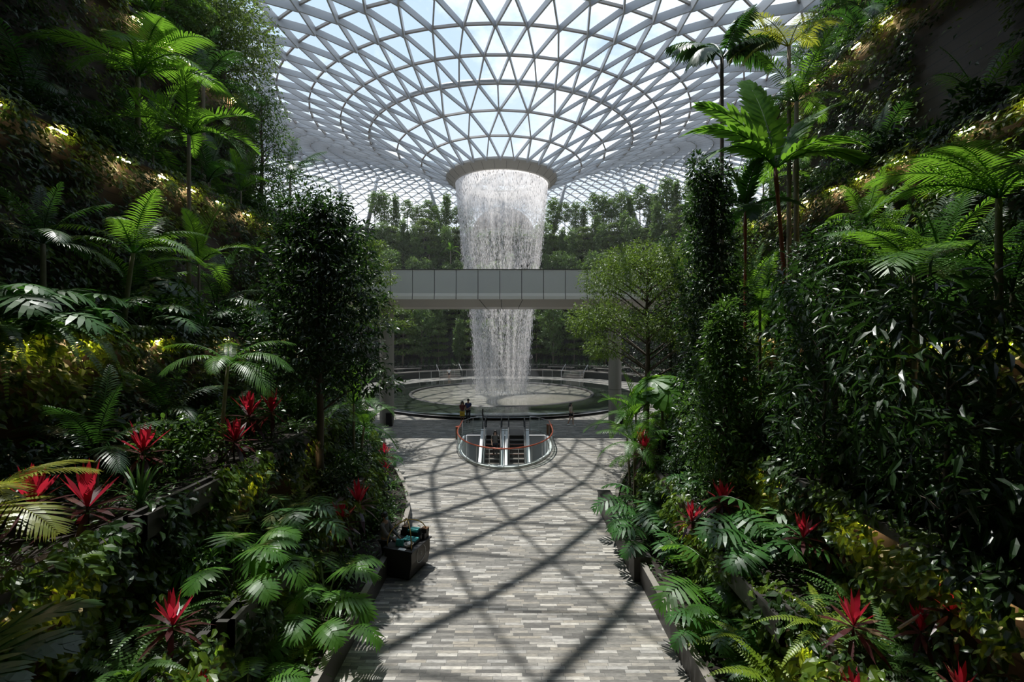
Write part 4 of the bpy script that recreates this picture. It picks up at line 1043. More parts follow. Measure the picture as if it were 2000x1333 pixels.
palm('feather_palm', 'palm hanging over the sixth left terrace near the skyline', at(5, -1, 21.5, .2), 2.6, 2.6, 'feather', seed=32, trunk_r=.09, mat='palm', nf=11)
palm('broad_leaf_palm', 'big-leaved palm with one upright bright green frond on the right', at(3, 1, 17.2, .05), 6.3, 4.0, 'broadp', seed=10, trunk_r=.075, lean=(-.07, 0), barkm='redshaft', shaft='redshaft', dirs=[(95, .05, 1.08), (170, .25, 1), (185, .48, 1), (200, .68, .95), (10, .3, .95), (350, .7, .9), (300, .72, .8), (60, .5, .9)], mat='palm')
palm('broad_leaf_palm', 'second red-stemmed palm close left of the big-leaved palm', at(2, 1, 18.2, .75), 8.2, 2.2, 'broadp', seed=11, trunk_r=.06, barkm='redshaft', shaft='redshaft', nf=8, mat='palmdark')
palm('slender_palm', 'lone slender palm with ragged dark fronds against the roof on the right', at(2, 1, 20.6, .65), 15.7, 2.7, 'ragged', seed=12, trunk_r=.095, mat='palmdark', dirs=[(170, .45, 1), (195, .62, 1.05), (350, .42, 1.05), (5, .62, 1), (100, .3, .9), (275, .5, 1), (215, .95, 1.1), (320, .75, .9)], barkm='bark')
palm('feather_palm', 'yellow-green palm high on the right beside the lone slender palm', at(3, 1, 19.6, .55), 12.4, 2.6, 'feather', seed=13, trunk_r=.09, mat='palmyel', dirs=[(175, .4, 1.05), (200, .55, 1.05), (160, .65, 1), (90, .2, 1), (30, .4, 1), (260, .6, 1), (300, .75, .9), (190, .82, 1.0)])
palm('feather_palm', 'green palm on a pale trunk below the yellow-green palm on the right', at(3, 1, 18.8, .5), 9.6, 2.6, 'feather', seed=14, trunk_r=.10, mat='palm', nf=12)
palm('feather_palm', 'palm with great spreading fronds at the right edge', at(3, 1, 9.6, .05), 2.9, 2.5, 'wide', seed=15, trunk_r=.07, mat='palm', dirs=[(180, .42, 1.05), (200, .55, 1.05), (165, .6, 1.05), (230, .65, 1), (150, .5, 1), (95, .3, .9), (20, .4, 1), (255, .78, 1)])
palm('feather_palm', 'palm with one upright lime frond at the right edge of the picture', at(3, 1, 8.9, .5), 3.4, 2.3, 'stiff', seed=16, trunk_r=.07, mat='palm', dirs=[(110, .1, 1.1), (175, .3, 1), (200, .5, 1), (255, .6, 1), (30, .5, 1), (150, .6, 1)])
palm('feather_palm', 'shaded palm with hanging fronds below the spreading palm on the right', at(2, 1, 10.2, .75), 4.6, 2.4, 'wide', seed=17, trunk_r=.06, mat='palm', dirs=[(190, .5, 1.1), (160, .6, 1), (220, .72, 1.05), (250, .8, 1), (120, .5, 1), (20, .5, 1)])
palm('feather_palm', 'bright clumping palm beside the path right of the bridge column', at(0, 1, 18.6, .5), 3.0, 1.9, 'stiff', seed=18, trunk_r=.045, mat='palm', nf=11, stems=2)
palm('feather_palm', 'low clumping palm below the bright one on the right of the path', at(0, 1, 16.9, .5), 2.2, 1.7, 'feather', seed=19, trunk_r=.045, mat='palm', nf=11, stems=2)
palm('feather_palm', 'small sunlit palm on the right between the dark trees', at(2, 1, 13.2, .1), 1.2, 1.1, 'stiff', seed=20, trunk_r=.04, mat='palm', nf=8)
palm('feather_palm', 'grassy-leaved palm at mid height on the right wall', at(3, 1, 13.2, .05), 3.2, 1.7, 'feather', seed=21, trunk_r=.05, mat='palm', nf=14, stems=2)
palm('feather_palm', 'drooping grassy palm beside the column tree on the right', at(2, 1, 14.6, .4), 4.1, 1.8, 'feather', seed=22, trunk_r=.05, mat='palm', nf=14)
fan('pleated fan palm on the fourth right terrace under the big-leaved palm', at(3, 1, 16.0, .02), .9, 1.5, 0)
fan('pleated fan palm between the umbrella tree and the clumping palm on the right', at(1, 1, 18.6, .2), 2.0, 1.7, 1)
fan('dark fan palm below the sunlit palm on the left wall', at(3, -1, 14.4, .3), .9, 1.3, 1, 'palmdark')

# red cordylines
for lab, p, H, sc, sd in (
    ('red cordyline at the far left edge of the third left terrace', at(2, -1, 7.3, .32), .55, 1.1, 0), ('red and maroon cordyline beside the far left red cordyline', at(2, -1, 7.6, .12), .4, 1.15, 1),
    ('upright red cordyline in shade right of the far left pair', at(2, -1, 9.5, .32), .8, 1.05, 2), ('large sunlit red cordyline clump under the dark tree on the left', at(2, -1, 12.6, .18), 1.0, 1.2, 0),
    ('sunlit red cordyline close right of the large clump on the left', at(2, -1, 13.3, .1), 1.0, 1.05, 1), ('shaded red cordyline below the large sunlit clump on the left', at(2, -1, 11.3, .05), .6, 1.0, 2),
    ('scarlet cordyline in the planter beside the left edge of the path', at(0, -1, 13.3, .72), 1.35, 1.1, 1), ('second scarlet cordyline low beside the left edge of the path', at(0, -1, 12.5, .9), 1.1, 1.0, 2),
    ('small red cordyline at the far end of the left planter', at(0, -1, 19.3, .6), 1.1, 1.0, 0), ('tiny red cordyline between the trunks at the far left planter', at(0, -1, 17.4, .7), 1.0, .8, 2), ('maroon and red cordyline in the lower left foreground', at(1, -1, 7.0, .08), .5, .8, 1),
    ('small red cordyline beside the maroon one in the lower left foreground', at(0, -1, 6.7, .8), 1.0, .6, 0),
    ('red cordyline with raised tip on the third right terrace', at(1, 1, 9.1, .55), .9, .85, 0), ('spreading red cordyline right of the raised one on the right', at(1, 1, 9.0, .95), .8, .85, 1),
    ('red cordyline among split leaves right of the path', at(1, 1, 11.4, .12), .75, .95, 2), ('dark red cordyline left of the one among split leaves', at(0, 1, 11.7, .85), 1.5, .9, 0),
    ('tall scarlet cordyline beside the right edge of the path', at(0, 1, 16.6, .8), 2.0, 1.1, 1), ('small scarlet cordyline at the far end of the right planter', at(0, 1, 19.6, .6), 1.7, 1.0, 2),
    ('red and maroon cordyline beside the steel trough in the right foreground', at(1, 1, 6.9, .05), .55, .8, 1), ('scarlet cordyline beside the bamboo stakes at the lower right', at(1, 1, 6.5, .9), 1.0, .75, 2),
    ('small scarlet cordyline left of the staked tree', at(1, 1, 6.7, .7), .6, .65, 0), ('low red cordyline at the bottom right corner', at(1, 1, 5.9, .55), .3, .6, 1),
    ('maroon cordyline with green tips at the bottom right', at(0, 1, 6.3, .95), 1.25, .7, 2), ('red cordyline high on the right beside the column tree', at(3, 1, 15.2, .02), .8, 1.15, 0), ('small red cordyline in shade right of the column tree', at(2, 1, 14.4, .15), .7, .9, 1)):
    cordyline(lab, p, H, sc, sd, 'red cordylines')

# bamboo stakes propping the staked tree
st = thing('bamboo_stakes', 'pair of crossed bamboo stakes tied to the trunk at the lower right', 'stakes', (6.35, 6.75, 1.7))
for P in ([(-.1, -.05, -.05), (-.04, -.02, 1.9)], [(-.75, -.15, .75), (.35, .05, 1.22)]):
    q = MB(); q.tube(P, [.022, .018], 6); q.build('stake', M['barkpale'], st)

# hanging ferns and big split leaves
for lab, Y, f, sc, sd in (('long fern fronds hanging down the left wall, left of three', 8.7, -.02, 1.45, 0), ('long fern fronds hanging down the left wall, middle of three', 9.3, -.03, 1.6, 1), ('long fern fronds hanging down the left wall, right of three', 10.1, -.02, 1.4, 2)):
    fern(lab, at(3, -1, Y, f) + Vector((.1, 0, .1)), 'fern', sc, sd, 'ferns hanging down the left wall', hang=True)
for lab, p, sc, sd, kd in (
    ('pale split-leaf plant at the left edge under the ledge', at(3, -1, 9.0, .05), 1.6, 0, 'phil'), ('dark split-leaf plant right of the pale one on the left ledge', at(3, -1, 10.1, .02), 1.5, 1, 'phil'), ('trailing split-leaf plant in the middle of the left ledge', at(3, -1, 12.6, .0), 1.5, 2, 'phil'),
    ('split-leaf plant beside the brown wall on the left ledge', at(3, -1, 17.0, .0), 1.4, 0, 'phil'), ('split-leaf plant at the right end of the left ledge', at(3, -1, 18.6, .02), 1.4, 1, 'phil'),
    ('glossy feather-leaved philodendron beside the left planter edge', at(0, -1, 10.2, .45), 1.35, 0, 'mon'), ('bright feather-leaved philodendron at the left planter edge, nearer the camera', at(0, -1, 9.3, .4), 1.15, 1, 'mon'), ('feather-leaved philodendron above the steel trough on the left', at(1, -1, 9.6, .3), 1.3, 2, 'mon'),
    ('broad feather-leaved philodendron hanging over the steel trough on the left', at(1, -1, 8.6, .1), 1.15, 0, 'mon'), ('sunlit split-leaf plant below the scarlet cordyline on the left', at(1, -1, 11.2, .2), 1.3, 2, 'phil'), ('feather-leaved philodendron at the bottom edge left of the path', at(0, -1, 7.4, .55), .9, 1, 'mon'),
    ('large pale split-leaf plant on the second right terrace', at(1, 1, 10.2, .45), 1.5, 0, 'phil'), ('second pale split-leaf plant below the large one on the right', at(1, 1, 9.6, .2), 1.25, 1, 'phil'), ('third split-leaf plant right of the large pale one', at(1, 1, 9.7, .85), 1.1, 2, 'phil'),
    ('glossy feather-leaved philodendron in the middle of the right planting', at(0, 1, 10.4, .9), 1.4, 0, 'mon'), ('feather-leaved philodendron hanging beside the right steel trough', at(0, 1, 9.2, .8), 1.1, 1, 'mon'), ('split-leaf plant hanging over the right planter edge near the camera', at(0, 1, 9.0, .3), 1.0, 2, 'phil'),
    ('split-leaf plant overhanging the path at the right planter', at(0, 1, 12.9, .4), 1.3, 1, 'phil'), ('split-leaf plant in the right planter behind the overhanging one', at(0, 1, 13.9, .45), 1.4, 2, 'phil'), ('tall split-leaf plant near the far end of the right planter', at(0, 1, 15.2, .5), 1.5, 0, 'phil')):
    phil(lab, p, sc, sd, None, kd)

for lab, p, sc, sd, v in (('bright lime sword fern at the bottom edge right of the path', at(0, 1, 7.7, .75) + Vector((0, 0, .25)), 1.5, 0, 'fernyel'), ('lime sword fern behind the bottom one right of the path', at(0, 1, 8.5, .85) + Vector((0, 0, .25)), 1.45, 1, 'fernyel'), ('lime sword fern beside the red cordylines at the lower right', at(1, 1, 7.5, .05), 1.25, 2, 'fernyel'),
    ('large sword fern in the middle of the lower right planting', at(1, 1, 7.9, .75), 1.5, 0, 'fern'), ('large sword fern below the steel trough at the lower right', at(1, 1, 6.9, .5), 1.2, 1, 'fern'), ('sword fern left of the bamboo stakes', at(1, 1, 6.3, .75), 1.1, 2, 'fern'),
    ('sunlit lime sword fern under the large red cordyline clump on the left', at(1, -1, 11.6, .85), 1.5, 0, 'fernyel'), ('sunlit sword fern right of the lime one on the left', at(1, -1, 12.4, .7), 1.4, 1, 'fern'), ('wide sword fern in the lower left foreground', at(1, -1, 6.5, .3), 1.35, 2, 'fern'), ('sword fern behind the wide one in the lower left foreground', at(1, -1, 7.5, .5), 1.3, 0, 'fern'),
    ('sword fern hanging over the left planter at the bottom edge', at(0, -1, 8.4, .5), .95, 1, 'fern'), ('low sword fern at the left edge of the path', at(0, -1, 9.0, .3), .9, 2, 'fernyel')):
    fern(lab, p, v, sc, sd)

# --- rows that fill the terraces; each plant is told apart by kind, terrace and place in its row
specs = []
R_ = random.Random(99)
KINDS = {
  0: [('fernG', 4), ('shrubM', 4), ('phil', 3), ('fernY', 1), ('tuft', 1)],
  1: [('fernG', 4), ('shrubD', 4), ('phil', 2), ('shrubB', 2), ('fernY', 1), ('mon', 1)],
  2: [('shrubD', 4), ('fernG', 3), ('shrubB', 3), ('palmS', 2), ('tuft', 2)],
  3: [('shrubD', 4), ('palmS', 3), ('shrubB', 2), ('fernG', 2), ('tuft', 2), ('phil', 1)],
  4: [('shrubD', 4), ('fernG', 2), ('palmS', 2), ('shrubB', 2), ('tuft', 1)],
  5: [('shrubD', 3), ('palmS', 3), ('shrubB', 2), ('treeS', 2)],
  6: [('treeS', 3), ('palmS', 2)]}
DESC = {'fernG': 'green sword fern', 'fernY': 'lime sword fern', 'shrubM': 'mid green leafy shrub', 'shrubD': 'dark glossy shrub', 'shrubB': 'large-leaved shrub', 'phil': 'split-leaf plant', 'mon': 'feather-leaved plant', 'palmS': 'small palm', 'tuft': 'strap-leaved tuft', 'treeS': 'bushy tree'}
def pick(k):
    w = KINDS[k]; q = R_.uniform(0, sum(b_ for _, b_ in w))
    for a, b_ in w:
        q -= b_
        if q <= 0: return a
    return w[0][0]
ROWS = {0: ((.5,), 8.2, 1.05), 1: ((.35, .8), 6.3, 1.25), 2: ((.1, .4, .75), 6.6, 1.35), 3: ((.02, .3, .7), 8.8, 1.4), 4: ((.02, .5), 11.8, 1.3), 5: ((.05, .5), 14, 1.4), 6: ((.15,), 16, 2.2)}
for s in (-1, 1):
    for k in range(7):
        fr, y0, dy = ROWS[k]
        for fi, f in enumerate(fr):
            Y = y0 + R_.uniform(0, .6) + fi * dy / 2
            while Y < 27.4:
                specs.append((s, k, Y, min(.95, max(.02, f + R_.uniform(-.12, .12))), pick(k), R_.randrange(1000)))
                Y += dy * R_.uniform(.8, 1.25)
HEROES = [(o.location.x, o.location.y, o.location.z) for o in COL.objects if o.parent is None and o.get('category') in ('fern', 'plant', 'palm')]
specs.sort(key=lambda q: q[2]); cnt = {}
for s, k, Y, f, kd, sd in specs:
    p = at(k, s, Y, f)
    if k < 4 and any(abs(p.x - a) < .75 and abs(p.y - b_) < .62 and abs(p.z - c_) < .6 for a, b_, c_ in HEROES): continue
    # keep the walls' bare brown boards open where the photograph shows them
    i = cnt.get((s, k, kd), 0); cnt[(s, k, kd)] = i + 1
    place = TERR[k].replace(' ', f' {SIDE[s]} ', 1)
    lab = f'{DESC[kd]} on the {place}, {ORD[i]} such from the near end'
    p = at(k, s, Y, f); g = f'{DESC[kd]}s on the {place}'; u = random.Random(sd).uniform(.8, 1.2)
    if kd == 'fernG': fern(lab, p, 'fern', u * (.85 if k < 2 else 1.1), sd, g)
    elif kd == 'fernY': fern(lab, p, 'fernyel', u * .85, sd, g)
    elif kd == 'shrubM': shrub(lab, p, 'mid', u * .85, sd, g)
    elif kd == 'shrubD': shrub(lab, p, 'broad' if sd % 2 else 'mid', u * (1.0 if k < 2 else 1.35), sd, g)
    elif kd == 'shrubB': shrub(lab, p, 'broad' if sd % 3 else 'phil', u * (.95 if k < 2 else 1.2), sd, g, True)
    elif kd == 'phil': phil(lab, p, u * (.95 if k < 2 else 1.2), sd, g)
    elif kd == 'mon': phil(lab, p, u * .95, sd, g, 'mon')
    elif kd == 'tuft': tuft(lab, p, u * (.7 if k < 2 else 1.1), sd, 'strap', g)
    elif kd == 'palmS': palm('feather_palm', lab, p, (.5 + (sd % 10) * .14) * (1 if k < 3 else 1.5), 1.7 if k < 3 else 2.5, 'feather' if sd % 2 else 'stiff', 8, 'palmdark' if sd % 3 else 'palm', .045, group=g, seed=sd)
    else: tree('broadleaf_tree', lab, p, f'ts{sd % 3}', sd, .8 + u * .25, g, H=4.2, crown_from=.2, crown_r=1.3, npuff=18, nleaf=3000, leaf=.17, mat='mid', tr=.07, style='round', seed=100 + sd % 3)

# --- climbing vines on the walls and ground cover on the beds (nobody could count these)
GAPS = {(-1, 3): [(17.0, 20.5)], (-1, 4): [(18.2, 20.8)], (1, 5): [(14.4, 17.6)], (1, 4): [(15.2, 16.4)]}
def hash_noise(a, b_): return np.sin(a * 1.7 + 1.3 * np.sin(b_ * 2.1)) * np.cos(b_ * 1.9 + .7 * np.sin(a * .9))
WALLN = ['', 'low second', 'third', 'fourth', 'fifth', 'sixth', 'top']
for s in (-1, 1):
    for k in range(1, 7):
        r = np.random.default_rng(200 + k * 2 + (s > 0))
        y0 = {1: 5.5, 2: 5.5, 3: 7, 4: 10.5, 5: 13, 6: 15}[k]
        h = ZS[k] - ZS[k - 1]; n = int((28 - y0) * h * {1: 170, 2: 170, 3: 150, 4: 170, 5: 140, 6: 110}[k])
        Y = r.uniform(y0, 28, n); z = ZS[k - 1] + r.random(n) ** .85 * (h + .1)
        keep = hash_noise(Y * 1.1, z * 1.3) > -.72
        for a, b_ in GAPS.get((s, k), []): keep &= ~((Y > a) & (Y < b_) & (z < ZS[k] - 1.7) & (r.random(n) > .06))
        Y, z = Y[keep], z[keep]; n = len(Y)
        X = np.array([wx(k, q) for q in Y]); bulge = .14 + .5 * (hash_noise(Y * 2.3 + 4, z * 2.0) * .5 + .5)
        X = s * (X - r.random(n) ** .7 * bulge - .02)
        ne = int((28 - y0) * 130); Ye = r.uniform(y0, 28, ne); kp = hash_noise(Ye * 1.9 + k * 3, Ye * .6 + s) > -.35; Ye = Ye[kp]; ne = len(Ye)
        e_ = .34 if k >= 2 else .02; ze = ZS[k] + .16 - r.random(ne) ** 1.6 * .75; Xe = s * (np.array([wx(k, q) for q in Ye]) - e_ - r.random(ne) * .16 + np.where(ze > ZS[k] + .02, r.random(ne) * .4, 0))
        X = np.concatenate([X, Xe]); Y = np.concatenate([Y, Ye]); z = np.concatenate([z, ze]); n = len(Y)
        d = np.stack([-s * r.uniform(.1, 1, n), r.normal(0, .7, n), -r.uniform(.1, 1.1, n)], 1); nor = np.stack([-s * np.full(n, .8), r.normal(0, .35, n), r.uniform(.2, 1.1, n)], 1)
        ln = r.uniform(.12, .26, n); mb = MB(); P = np.stack([X, Y, z], 1)
        tinged = (hash_noise(Y * .8 + s, z * .9 + k) > -.1)  # noise picks patches of yellower leaves; the rest are darker
        for q, mi in ((tinged, 0), (~tinged, 1)):
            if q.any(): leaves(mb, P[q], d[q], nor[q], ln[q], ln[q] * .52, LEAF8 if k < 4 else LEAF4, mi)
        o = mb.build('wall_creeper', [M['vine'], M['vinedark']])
        tag(o, f'leafy creeper covering the {WALLN[k]} {SIDE[s]} wall of the valley', 'creeper', None, 'stuff')
    for k in range(0, 6):
        r = np.random.default_rng(300 + k * 2 + (s > 0)); y0 = {0: 7, 1: 5.5, 2: 5.5, 3: 8, 4: 11, 5: 13.5}[k]
        wd_ = WB[k + 1] - WB[k]; n = int((28 - y0) * wd_ * (60 if k < 3 else 30))
        Y = r.uniform(y0, 28, n); f = r.random(n); X = np.array([wx(k, a) + .12 + (wx(k + 1, a) - wx(k, a) - .12) * b_ for a, b_ in zip(Y, f)]) * s
        P = np.stack([X, Y, ZS[k] - .1 + r.random(n) * (.32 if k < 3 else .5)], 1)
        d = r.normal(size=(n, 3)) * np.array([1, 1, .4]); nor = np.array([0, 0, 1.]) + r.normal(size=(n, 3)) * .4
        ln = r.uniform(.08, .17, n); mb = MB(); leaves(mb, P, d, nor, ln, ln * .5, LEAF4)
        tag(mb.build('ground_cover', M['vinedark' if k % 2 else 'mid']), f'low leafy ground cover on the {TERR[k].replace(" ", " " + SIDE[s] + " ", 1)}', 'ground cover', None, 'stuff')

# --- hillside beyond the pool
HR = {1: (26.4, 9.0, 2.9, ('tier', 'round', 'tier', 'column')), 2: (29.3, 8, 2.3, ('round', 'column', 'tier')), 3: (32.3, 8.2, 2.2, ('round', 'column', 'round')), 4: (35.3, 8.6, 2.0, ('round', 'tier', 'column')), 5: (38.8, 7.4, 1.9, ('open', 'round', 'column', 'open', 'round'))}
HN = {1: 'beside the promenade', 2: 'on the lowest hillside terrace', 3: 'on the middle hillside terrace', 4: 'on the upper hillside terrace', 5: 'on the hilltop terrace'}
SD = {'tier': 'layered tree', 'round': 'round-crowned tree', 'column': 'narrow leafy tree', 'open': 'thin airy tree'}
R2 = random.Random(5); cnt = {}
hill = []
for k, (rad, H, sp, sty) in HR.items():
    a = 128 - R2.uniform(0, 3); i = 0
    while a > (50 if k < 3 else 34):
        hill.append((k, a, rad + R2.uniform(-.5, .9), H * R2.uniform(.75, 1.12), sty[i % len(sty)], R2.randrange(99))); a -= math.degrees(sp * R2.uniform(.75, 1.15) / rad); i += 1
for k, a, rad, H, sty, sd in hill:
    p = arc_pt(rad, a); p.z = ZB[k]
    if k == 5 and abs(p.x - CX) < 7.5: continue
    i = cnt.get((k, sty), 0); cnt[(k, sty)] = i + 1
    key = f'far{sty}{sd % 3}{k == 1}'
    cf = {'tier': .3, 'round': .22, 'column': .12, 'open': .5}[sty] if k != 1 else .2
    tree('hillside_tree', f'{SD[sty]} {HN[k]}, {"leftmost" if i == 0 else ORD[i] + " from the left"} of its kind', p, key, sd, H / 7.5, f'{SD[sty]}s {HN[k]}', H=7.5, crown_from=cf, crown_r={'tier': 1.9, 'round': 1.7, 'column': 1.25, 'open': 1.6}[sty],
         npuff=25 if sty == 'tier' else 18, nleaf=2600 if sty != 'open' else 1900, leaf=.34 if sty != 'open' else .3, asp=.5, mat='far' if sty != 'tier' else 'umb', tr=.09, style=sty, seed=40 + sd % 3, bark='barkpale' if k == 1 else 'bark')
for i, (px, dz) in enumerate(((812, 0), (838, .2), (880, .4))):
    p = W(px, 0, 80.5); p.z = ZB[4]; palm('feather_palm', f'small hillside palm just above the footbridge left of the water, {["left", "middle", "right"][i]} of three', p, 2.0 + dz * 3, 2.1, 'stiff', 10, 'palm', .08, group='hillside palms', seed=70 + i)
cntp = 0
for i in range(34):
    a = 124 - i * 2.1; p = arc_pt(25.7, a); p.z = ZB[1]
    tuft(f'pale strap-leaved plant in the bed along the far promenade, {ORD[i]} from the left', p, 1.5, i, 'strap', 'plants along the far promenade')
r = np.random.default_rng(77)
for k in range(1, 6):
    z0, z1 = ZB[k - 1], ZB[k]; n = int(60 * (z1 - z0) * 16 + 700)
    a = np.radians(r.uniform(40, 140, n)); rad = RB[k] - r.random(n) * .55 + .05; z = z0 + r.random(n) * (z1 - z0 + .5)
    q = r.random(n) < .3; rad = np.where(q, RB[k] + r.random(n) * 2.8, rad); z = np.where(q, z1 + r.random(n) * .9, z)
    P = np.stack([CX + rad * np.cos(a), CY + rad * np.sin(a), z], 1); out_ = np.stack([-np.cos(a), -np.sin(a), 0 * a], 1)
    d = out_ + r.normal(size=(n, 3)) * .6 + np.array([0, 0, -.4]); nor = out_ * .7 + np.array([0, 0, .7]) + r.normal(size=(n, 3)) * .3; ln = r.uniform(.22, .5, n)
    mb = MB(); leaves(mb, P, d, nor, ln, ln * .5, LEAF4)
    tag(mb.build('hillside_creeper', M['hillvine']), f'leafy cover on the {["", "low", "second", "third", "fourth", "highest"][k]} curved hillside wall beyond the pool', 'creeper', None, 'stuff')

# --- planters, steel troughs and strip lights
def trough(lab, s, x0, x1, y0, y1, z, h=.42):
    t_ = thing('planter_trough', lab, 'planter', (s * (x0 + x1) / 2, (y0 + y1) / 2, z)); w_, l_ = x1 - x0, y1 - y0
    q = MB()
    for sx in (-1, 1): q.box((sx * (w_ / 2 - .04), 0, h / 2), (.08, l_, h))
    for sy in (-1, 1): q.box((0, sy * (l_ / 2 - .04), h / 2), (w_, .08, h))
    q.build('frame', M['trough'], t_)
    q = MB(); q.box((0, 0, h * .3), (w_ - .16, l_ - .16, h * .5)); q.build('soil', M['soil'], t_)
    for yy in (-.2, .25): q = MB(); q.box((0, yy * l_, h - .03), (w_, .06, .05)); q.build('cross_bar', M['trough'], t_)
trough('dark steel trough with cross bars above the left planter', -1, 4.55, 4.9, 7.4, 9.4, 1.62)
trough('dark steel trough with cross bars on the right, above the lime ferns', 1, 4.5, 4.9, 7.6, 10.2, 1.5)
trough('long dark steel trough under the red cordylines on the left', -1, 6.15, 6.5, 7.6, 10.4, 3.25)
trough('dark steel trough in front of the yellow vines on the right', 1, 6.2, 6.55, 11.4, 13.2, 3.25)
for lab, s, y0, y1, x0, x1 in (('tall dark planter box jutting into the path on the right', 1, 12.3, 17.5, 3.3, 3.75),):
    t_ = thing('planter_box', lab, 'planter', (s * (x0 + x1) / 2, (y0 + y1) / 2, 0))
    q = MB(); q.box((0, 0, .32), (x1 - x0, y1 - y0, .64)); q.build('body', M['curb'], t_)
    q = MB(); q.box((0, 0, .66), (x1 - x0 + .04, y1 - y0 + .04, .05)); q.build('coping', M['trough'], t_)

def strip_light(lab, p, grp):
    t_ = thing('strip_light', lab, 'lamp', p, 0, grp)
    q = MB(); q.box((0, 0, .03), (.10, .55, .05)); q.build('housing', M['housing'], t_)
    q = MB(); q.box((0, 0, -.012), (.05, .48, .03)); q.build('lamp', M['strip'], t_)
for s in (-1, 1):
    for k, ys in ((2, (6.1, 8.3, 10.9, 13.6)), (3, (8.9, 10.3, 12.4, 15.4, 17.6, 19.9, 22.5)), (4, (11.3, 13.0, 15.2, 16.9, 18.4, 20.2, 22.2, 24.2)), (5, (16.6, 18.9, 20.6, 22.0, 23.6, 25.4)), (1, (7.2, 9.0, 12.2))):
        led = MB()
        for i in range(len(YS) - 1):
            a, b_ = wx(k, YS[i]), wx(k, YS[i + 1])
            if k >= 2:
                e = .34
                led.add([(s * (a - e), YS[i], ZS[k] - .02), (s * (b_ - e), YS[i + 1], ZS[k] - .02), (s * b_, YS[i + 1], ZS[k] - .02), (s * a, YS[i], ZS[k] - .02),
                         (s * (a - e), YS[i], ZS[k] - .2), (s * (b_ - e), YS[i + 1], ZS[k] - .2), (s * b_, YS[i + 1], ZS[k] - .12), (s * a, YS[i], ZS[k] - .12)], [(0, 1, 2, 3), (4, 5, 1, 0), (7, 6, 5, 4)])
        if k >= 2: struct(led.build(f'trim_{SIDE[s]}_{k}', M['trough']), f'dark steel ledge along the top of the {WALLN[k]} {SIDE[s]} wall', 'ledge')
        for i, Y in enumerate(ys):
            x = wx(k, Y) - (.24 if k >= 4 else .17 if k == 3 else .07)
            strip_light(f'warm strip light under the ledge of the {WALLN[k]} {SIDE[s]} wall, {ORD[i]} along', (s * x, Y, ZS[k] - (.27 if k >= 3 else .24)), 'strip lights under the ledges')
# small black spotlights on a pole on the left wall
sp = thing('spotlight_pole', 'black pole with three spotlights on the left ledge', 'lamp', at(3, -1, 19.6, .0))
q = MB(); q.tube([(0, 0, 0), (0, 0, 3.0)], .035, 8); q.build('pole', M['black'], sp)
for dx, dz in ((.15, 2.9), (-.3, 2.2), (.3, 2.1)):
    q = MB(); q.tube([(0, 0, dz), (dx, -.1, dz + .02)], .02, 6); q.tube([(dx, -.25, dz + .1), (dx, .05, dz)], [.1, .08], 10); q.build('spotlight', M['black'], sp)
# ------------------------------------------------------------------ people
def skinned(name, J, E, root, mats, sub=1):
    """grow one smooth surface round a jointed skeleton: J name -> (position, radius), E bones"""
    names = list(J); ix = {n: i for i, n in enumerate(names)}
    me = bpy.data.meshes.new(name); me.from_pydata([tuple(J[n][0]) for n in names], [(ix[a], ix[b_]) for a, b_ in E], []); me.update()
    o = bpy.data.objects.new(name, me); COL.objects.link(o)
    sk = o.modifiers.new('skin', 'SKIN'); sk.use_smooth_shade = True
    sv = me.skin_vertices[0].data if len(me.skin_vertices) else None
    if sv is None:
        me.skin_vertices if False else None
    for n in names:
        q = J[n][1]; me.skin_vertices[0].data[ix[n]].radius = q if hasattr(q, '__len__') else (q, q)
        me.skin_vertices[0].data[ix[n]].use_root = (n == root)
    sb = o.modifiers.new('sub', 'SUBSURF'); sb.levels = sub; sb.render_levels = sub
    dg = bpy.context.evaluated_depsgraph_get(); dg.update()
    m2 = bpy.data.meshes.new_from_object(o.evaluated_get(dg)); m2.name = name
    bpy.data.objects.remove(o); bpy.data.meshes.remove(me)
    m2.materials.clear()
    for m_ in (mats if isinstance(mats, list) else [mats]): m2.materials.append(m_)
    for p_ in m2.polygons: p_.use_smooth = True
    return m2
